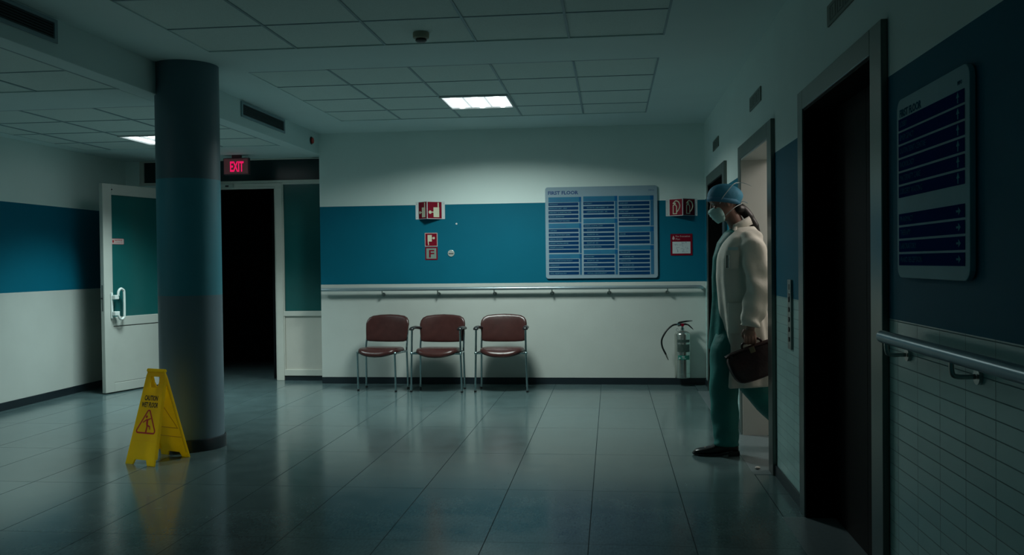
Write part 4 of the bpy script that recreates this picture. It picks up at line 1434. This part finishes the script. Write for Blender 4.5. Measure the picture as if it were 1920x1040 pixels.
# mask: arcs from cheek to cheek
mk = MB(HM)
arcs = []
for z, ff, fb, hw in ((-0.006, 0.110, 0.056, 0.048), (-0.016, 0.122, 0.048, 0.054), (-0.030, 0.125, 0.042, 0.059), (-0.050, 0.120, 0.036, 0.062), (-0.074, 0.110, 0.034, 0.061), (-0.098, 0.098, 0.036, 0.056), (-0.116, 0.086, 0.044, 0.047)):
    arcs.append([(fb + (ff - fb) * max(0, math.cos(math.radians(g))) ** 0.75, hw * 1.06 * math.sin(math.radians(g)), z - 0.004 * math.cos(math.radians(g))) for g in range(-90, 91, 12)])
mk.loft(arcs, caps=False, closed_ring=False)
mko = mk.build('face_mask', M_MASK, ps, smooth=True)
sm = mko.modifiers.new('thick', 'SOLIDIFY')
sm.thickness = 0.003
for z_ in (-0.03, -0.055, -0.08):
    a = min(arcs, key=lambda r: abs(r[0][2] - z_))
    MB(HM).tube([(p[0] * 1.008 + 0.001, p[1] * 1.01, z_) for p in a], 0.0015, 6).build('pleat', M_MASK, mko, smooth=True)
for s in (-1, 1):
    MB(HM).tube(smooth_path([(0.040, s * 0.062, 0.002), (0.015, s * 0.088, 0.032), (-0.040, s * 0.094, 0.070), (-0.095, s * 0.074, 0.098), (-0.132, s * 0.02, 0.095)], 5), 0.0024, 6).build('mask_tie', M_SIGNW, mko, smooth=True)
    MB(HM).tube(smooth_path([(0.030, s * 0.062, -0.085), (-0.01, s * 0.074, -0.066), (-0.05, s * 0.068, -0.052), (-0.100, s * 0.03, -0.045)], 5), 0.0022, 6).build('mask_tie', M_SIGNW, mko, smooth=True)
MB(HM).tube(smooth_path([(-0.132, -0.01, 0.095), (-0.165, -0.03, 0.078), (-0.20, -0.04, 0.045)], 4), 0.0022, 6).build('mask_tie', M_SIGNW, mko, smooth=True)

# hair at the nape and the tail
mb = MB()
mb.ball((0.862, PY, 1.655), 0.05, 14, sc=(0.8, 1.15, 0.8))
mb.tube(smooth_path([(0.868, PY, 1.668), (0.905, PY - 0.01, 1.635), (0.940, PY - 0.015, 1.585), (0.975, PY - 0.02, 1.520), (0.985, PY - 0.02, 1.475)], 4), [0.035] * 4 + [0.034] * 4 + [0.030] * 4 + [0.022] * 4 + [0.008], 14)
remeshed(mb, 'hair', M_HAIR, ps, 0.006, 3)

# scrub top
mb = MB()
mb.loft([sec(0.800, 0.92, 0.075, 1.525), sec(0.765, 0.95, 0.12, 1.50), sec(0.718, 0.965, 0.13, 1.43, fold=0.003, e=2), sec(0.686, 0.975, 0.115, 1.33, fold=0.004, ph=1, e=1.9), sec(0.678, 0.975, 0.108, 1.20, fold=0.005, ph=2, e=1.8),
         sec(0.680, 0.975, 0.112, 1.06, fold=0.006, ph=2.6, e=1.9), sec(0.672, 0.985, 0.125, 0.93, fold=0.006, ph=3, e=2), sec(0.664, 0.99, 0.14, 0.80, fold=0.007, ph=3.4, e=2), sec(0.658, 0.99, 0.15, 0.71, fold=0.008, ph=3.6, e=2)])
remeshed(mb, 'scrub_top', M_SCRUB, ps, 0.009, 3)

# scrub trousers
mb = MB()
mb.loft([sec(0.70, 0.985, 0.13, 0.93, e=2), sec(0.690, 1.00, 0.15, 0.84, e=2), sec(0.70, 0.99, 0.15, 0.76, e=2)])


def legrings(path, radii, folds, yk=0.95):
    sp = smooth_path(path, 5)
    out = []
    n = 28
    L = len(sp) - 1
    for i, p in enumerate(sp):
        t = (sp[min(i + 1, L)] - sp[max(i - 1, 0)]).normalized()
        a = Vector((0, 1, 0))
        b = t.cross(a).normalized()
        f = i / L * (len(radii) - 1)
        k = min(int(f), len(radii) - 2)
        r = radii[k] + (radii[k + 1] - radii[k]) * (f - k)
        ring = []
        for q in range(n):
            g = 2 * PI * q / n
            rr = r + folds * (math.sin(4 * g + i * 0.5) * 0.6 + math.sin(i * 1.35 + 2 * g) * 0.9)
            ring.append(tuple(p + b * math.cos(g) * rr + a * math.sin(g) * rr * yk))
        out.append(ring)
    return out


mb.loft(legrings([(0.815, 6.175, 0.89), (0.773, 6.156, 0.71), (0.748, 6.150, 0.47), (0.752, 6.150, 0.28), (0.760, 6.150, 0.13), (0.760, 6.150, 0.068)],
                 [0.085, 0.110, 0.098, 0.090, 0.082, 0.086], 0.0045))
mb.loft(legrings([(0.870, 6.310, 0.86), (0.900, 6.315, 0.70), (0.942, 6.320, 0.505), (1.062, 6.325, 0.345), (1.215, 6.330, 0.180)],
                 [0.115, 0.108, 0.102, 0.094, 0.085], 0.0035))
remeshed(mb, 'scrub_trousers', M_SCRUB, ps, 0.010, 2)

# coat
COATSEC = [  # z, xf, xb, hw, fold
    (0.470, 0.722, 1.105, 0.190, 0.011), (0.55, 0.726, 1.098, 0.186, 0.010), (0.62, 0.728, 1.090, 0.183, 0.009), (0.76, 0.728, 1.070, 0.180, 0.007), (0.91, 0.722, 1.045, 0.182, 0.006),
    (1.05, 0.712, 1.022, 0.196, 0.005), (1.20, 0.700, 1.010, 0.192, 0.004), (1.34, 0.706, 1.012, 0.198, 0.003), (1.42, 0.735, 1.008, 0.202, 0.002), (1.47, 0.772, 0.998, 0.188, 0.0),
    (1.505, 0.800, 0.985, 0.145, 0.0), (1.535, 0.822, 0.962, 0.090, 0.0)]


def coat_at(z):
    for a, b in zip(COATSEC[:-1], COATSEC[1:]):
        if a[0] <= z <= b[0]:
            t = (z - a[0]) / (b[0] - a[0])
            return [a[i] + (b[i] - a[i]) * t for i in range(5)]


CE = 2.9


def coat_side(x, z, off=0.004):
    _, xf, xb, hw, _f = coat_at(z)
    u = min(0.98, abs((x - (xf + xb) / 2) / ((xb - xf) / 2)))
    return PY - hw * (1 - u ** CE) ** (1 / CE) - off


mb = MB()
zs = [0.470 + i * 0.0355 for i in range(31)]
rings = []
for i, z in enumerate(zs):
    _, xf, xb, hw, fo = coat_at(min(z, 1.535))
    rings.append(sec(xf, xb, hw, z, e=CE, n=72, fold=fo, ph=0.6 + i * 0.035, kf=11, dz=0.012 if i == 0 else 0.004))
mb.loft(rings)
for sd, arm in ((-1, LA), (1, RA)):
    base = [(0.895, 6.085, 1.475), (0.912, 6.045, 1.440), (0.930, 6.015, 1.38), (0.946, 5.992, 1.24), (0.950, 5.976, 1.14), (0.928, 5.964, 1.02), (0.902, 5.956, 0.93), (0.892, 5.953, 0.880)]
    if sd > 0:
        base = [(x, 2 * PY - y, z) for x, y, z in base]
    sp = smooth_path(base, 6)
    rr = [0.060, 0.078, 0.083, 0.081, 0.079, 0.073, 0.068, 0.067]
    L = len(sp) - 1
    rings = []
    for i, p in enumerate(sp):
        t = (sp[min(i + 1, L)] - sp[max(i - 1, 0)]).normalized()
        b = Vector((0, 1, 0)).cross(t).normalized()
        a = t.cross(b).normalized()
        f = i / L * (len(rr) - 1)
        k = min(int(f), len(rr) - 2)
        r = rr[k] + (rr[k + 1] - rr[k]) * (f - k)
        ring = []
        for q in range(30):
            g = 2 * PI * q / 30
            w = 0.006 * math.sin(2 * g + i * 0.45) + 0.005 * math.sin(i * 0.9 + g) + 0.005 * math.sin(4 * g + 0.25 * i)
            ring.append(tuple(p + b * math.cos(g) * (r + w) + a * math.sin(g) * (r * 0.78 + w)))
        rings.append(ring)
    mb.loft(rings)
coat = remeshed(mb, 'lab_coat', M_COAT, ps, 0.0085, 3)
# collar, lapel, pockets, badge, pens
cl = MB()
rings = []
for dz, k in ((0.0, 1.0), (0.030, 0.94), (0.046, 0.96), (0.030, 1.05), (-0.012, 1.22)):
    rings.append([(0.866 + 0.078 * k * math.cos(math.radians(g)), PY + 0.078 * k * math.sin(math.radians(g)), 1.530 + dz + 0.040 * math.cos(math.radians(g))) for g in range(-130, 131, 13)])
cl.loft(rings, caps=False, closed_ring=False)
co = cl.build('collar', M_COAT, coat, smooth=True)
s_ = co.modifiers.new('thick', 'SOLIDIFY')
s_.thickness = 0.005
for sd in (-1, 1):
    top = [(0.826, 0.060, 1.535), (0.796, 0.086, 1.475), (0.765, 0.098, 1.42), (0.740, 0.094, 1.36), (0.722, 0.086, 1.30)]
    outr = [(0.845, 0.080, 1.535), (0.826, 0.118, 1.475), (0.798, 0.136, 1.42), (0.758, 0.118, 1.36), (0.724, 0.090, 1.30)]
    lp = MB()
    v = [(x - 0.004, PY + sd * y, z) for x, y, z in top] + [(x - 0.006, PY + sd * (y + 0.008), z) for x, y, z in outr]
    lp.add(v, [(i, i + 1, 6 + i, 5 + i) for i in range(4)])
    lo = lp.build('lapel', M_COAT, coat, smooth=True)
    lo.modifiers.new('thick', 'SOLIDIFY').thickness = 0.004


def patch(x0, x1, z0, z1, name, m, par, th=0.004, off=0.002, label=None):
    nx, nz = 8, 8
    mb = MB()
    v = []
    for k in (0, 1):
        for j in range(nz + 1):
            for i in range(nx + 1):
                x, z = x0 + (x1 - x0) * i / nx, z0 + (z1 - z0) * j / nz
                v.append((x, coat_side(x, z, off + th * k), z))
    N = (nx + 1) * (nz + 1)
    f = []
    for j in range(nz):
        for i in range(nx):
            a = j * (nx + 1) + i
            f.append((a, a + 1, a + nx + 2, a + nx + 1))
            f.append((N + a, N + a + nx + 1, N + a + nx + 2, N + a + 1))
    for i in range(nx):
        f.append((i, N + i, N + i + 1, i + 1))
        a = nz * (nx + 1) + i
        f.append((a, a + 1, N + a + 1, N + a))
    for j in range(nz):
        a = j * (nx + 1)
        f.append((a, a + nx + 1, N + a + nx + 1, N + a))
        a += nx
        f.append((a, N + a, N + a + nx + 1, a + nx + 1))
    mb.add(v, f)
    return mb.build(name, m, par, smooth='auto', label=label)


patch(0.752, 0.832, 1.255, 1.372, 'breast_pocket', M_COAT, coat, 0.006, 0.006)
patch(0.765, 0.828, 1.378, 1.398, 'name_badge', mat('badge_pale', (0.50, 0.68, 0.68), 0.3), coat, 0.004, 0.012, 'pale plastic name badge')
patch(0.765, 0.875, 0.830, 1.030, 'hip_pocket', M_COAT, coat, 0.007, 0.006)
for k, x in enumerate((0.757, 0.768)):
    z0 = 1.262
    MB().tube([(x, coat_side(x, z0, 0.012), z0), (x + 0.002, coat_side(x, 1.33, 0.012), 1.345)], 0.0035, 8).build('pen', M_CHROME if k else M_BLACK, coat, smooth='auto')

# shoes
def shoe(M):
    out = MB(M)
    pr = [(0.000, 0.030, 0.024, 0.074), (0.010, 0.030, 0.031, 0.086), (0.05, 0.028, 0.036, 0.094), (0.10, 0.018, 0.037, 0.094), (0.14, 0.012, 0.040, 0.082), (0.18, 0.011, 0.046, 0.064),
          (0.22, 0.011, 0.049, 0.054), (0.255, 0.012, 0.045, 0.047), (0.28, 0.014, 0.035, 0.040), (0.296, 0.017, 0.018, 0.030)]
    rings = []
    n = 20
    for s, zb, hw, zt in pr:
        zc, rz = (zb + zt) / 2, (zt - zb) / 2
        rings.append([(-s, hw * math.copysign(abs(math.cos(2 * PI * q / n)) ** 0.8, math.cos(2 * PI * q / n)), zc + rz * math.copysign(abs(math.sin(2 * PI * q / n)) ** 0.8, math.sin(2 * PI * q / n))) for q in range(n)])
    out.loft(rings)
    sh = out.build('shoe', M_SHOE, ps, smooth=True)
    so = MB(M)
    pts = [(0.004, 0.022), (0.0, 0.0), (0.004, -0.022)]
    outl = [(0.006, -0.030), (-0.05, -0.037), (-0.12, -0.037), (-0.18, -0.047), (-0.23, -0.050), (-0.27, -0.042), (-0.298, -0.022), (-0.304, 0.0),
            (-0.298, 0.022), (-0.27, 0.042), (-0.23, 0.050), (-0.18, 0.047), (-0.12, 0.037), (-0.05, 0.037), (0.006, 0.030)]
    v = []
    for (x, y) in outl:
        up = 0.020 * max(0, (x + 0.13) / 0.136) if x > -0.13 else (0.006 * max(0, (-x - 0.24) / 0.06))
        v.append((x, y, 0.001 + up))
    v += [(x, y, z + 0.012) for x, y, z in v[:len(outl)]]
    n = len(outl)
    so.add(v, [tuple(range(n - 1, -1, -1)), tuple(range(n, 2 * n))] + [(i, (i + 1) % n, n + (i + 1) % n, n + i) for i in range(n)])
    so.build('sole', M_BLACK, sh, bevel=0.002)
    MB(M).prism([(0.008, -0.030), (-0.065, -0.035), (-0.065, 0.035), (0.008, 0.030)], 0.001, 0.026).build('heel', M_BLACK, sh, bevel=0.003)
    lc = MB(M)
    for k in range(4):
        x = -0.118 - 0.017 * k
        z = 0.091 - 0.0085 * k
        lc.tube(smooth_path([(x, -0.022, z - 0.006), (x, 0, z + 0.003), (x, 0.022, z - 0.006)], 3), 0.0022, 6)
    lc.build('laces', M_BLACK, sh, smooth=True)
    return sh


shoe(Matrix.Translation((0.838, 6.152, 0)))
shoe(Matrix.Translation((1.345, 6.335, 0.135)) @ Matrix.Rotation(math.radians(-34), 4, 'Y'))

# ------------------------------------------------------------------ the bag
ba = math.radians(20.5)
BO = Vector((0.896, 5.950, 0.742))
BM_ = frame(BO, (math.cos(ba), 0, math.sin(ba)), (-math.sin(ba), 0, math.cos(ba)), (0, -1, 0))
# frame: u along the bag towards the lift, v up, w towards the viewer
bag = thing('doctor_bag', 'dark brown leather doctor bag carried in the hand of the person', 'bag', tuple(BO))
mb = MB(BM_)
side = [(-0.172, 0.0), (-0.180, -0.03), (-0.180, -0.10), (-0.174, -0.155), (-0.150, -0.190), (-0.110, -0.202), (0.0, -0.203), (0.110, -0.202), (0.150, -0.190), (0.174, -0.155), (0.180, -0.10), (0.180, -0.03), (0.172, 0.0)]
lay = [(-0.050, 0.045, 0.6), (-0.056, 0.016, 0.85), (-0.050, 0.004, 1), (-0.03, 0.0, 1), (0.03, 0.0, 1), (0.060, 0.004, 1), (0.066, 0.016, 0.85), (0.060, 0.045, 0.6)]
rings = []
for w, ins, kk in lay:
    r = []
    for u, v in side:
        ww = w * (0.42 + 0.58 * min(1, (-v) / 0.10) ** 0.8)
        r.append((u - math.copysign(min(ins, abs(u)), u), v + (ins if v < -0.15 else 0) * 0.8, ww + 0.004 * math.sin(u * 40 + v * 30)))
    rings.append(r)
mb.loft(rings)
bb2 = mb.build('bag_body', M_BAG, bag, smooth=True, sub=1)
mb = MB(BM_)
mb.prism(rrect(-0.178, 0.178, -0.028, 0.028, 0.012), -0.0, 0.012)
fr_ = MB(BM_).tube(smooth_path([(-0.176, -0.006, 0.022), (-0.12, 0.004, 0.024), (0, 0.006, 0.024), (0.12, 0.004, 0.024), (0.176, -0.006, 0.022)], 4), 0.008, 10)
fr_.tube(smooth_path([(-0.176, -0.006, -0.022), (-0.12, 0.004, -0.024), (0, 0.006, -0.024), (0.12, 0.004, -0.024), (0.176, -0.006, -0.022)], 4), 0.008, 10)
fr_.build('mouth_frame', M_BAG, bag, smooth=True)
MB(BM_).box(-0.165, 0.165, -0.012, 0.004, -0.020, 0.020).build('mouth_flap', M_BAG, bag, bevel=0.004)
# handle: arch whose grip passes through the fist
gc = BM_.inverted() @ Vector((HWX, HWY + 0.002, HWZ - 0.080))
hp = [(gc.x - 0.062, 0.005, 0.0), (gc.x - 0.064, gc.y * 0.55, 0.0), (gc.x - 0.052, gc.y * 0.93, 0.0), (gc.x - 0.02, gc.y + 0.002, gc.z), (gc.x + 0.02, gc.y + 0.002, gc.z), (gc.x + 0.052, gc.y * 0.93, 0.0),
      (gc.x + 0.064, gc.y * 0.55, 0.0), (gc.x + 0.062, 0.005, 0.0)]
MB(BM_).tube(smooth_path(hp, 5), 0.0078, 12).build('handle', M_BAG, bag, smooth=True)
MB(BM_).box(-0.018, 0.018, -0.030, 0.010, 0.026, 0.034).build('clasp', mat('clasp_brass', (0.20, 0.16, 0.10), 0.35, metal=0.8), bag, bevel=0.003)
for u in (-0.140, 0.140):
    MB(BM_).prism([(u - 0.008, 0.010), (u + 0.008, 0.010), (u + 0.008, -0.045), (u - 0.008, -0.045)], 0.028, 0.033).build('strap', M_BAG, bag, bevel=0.001)
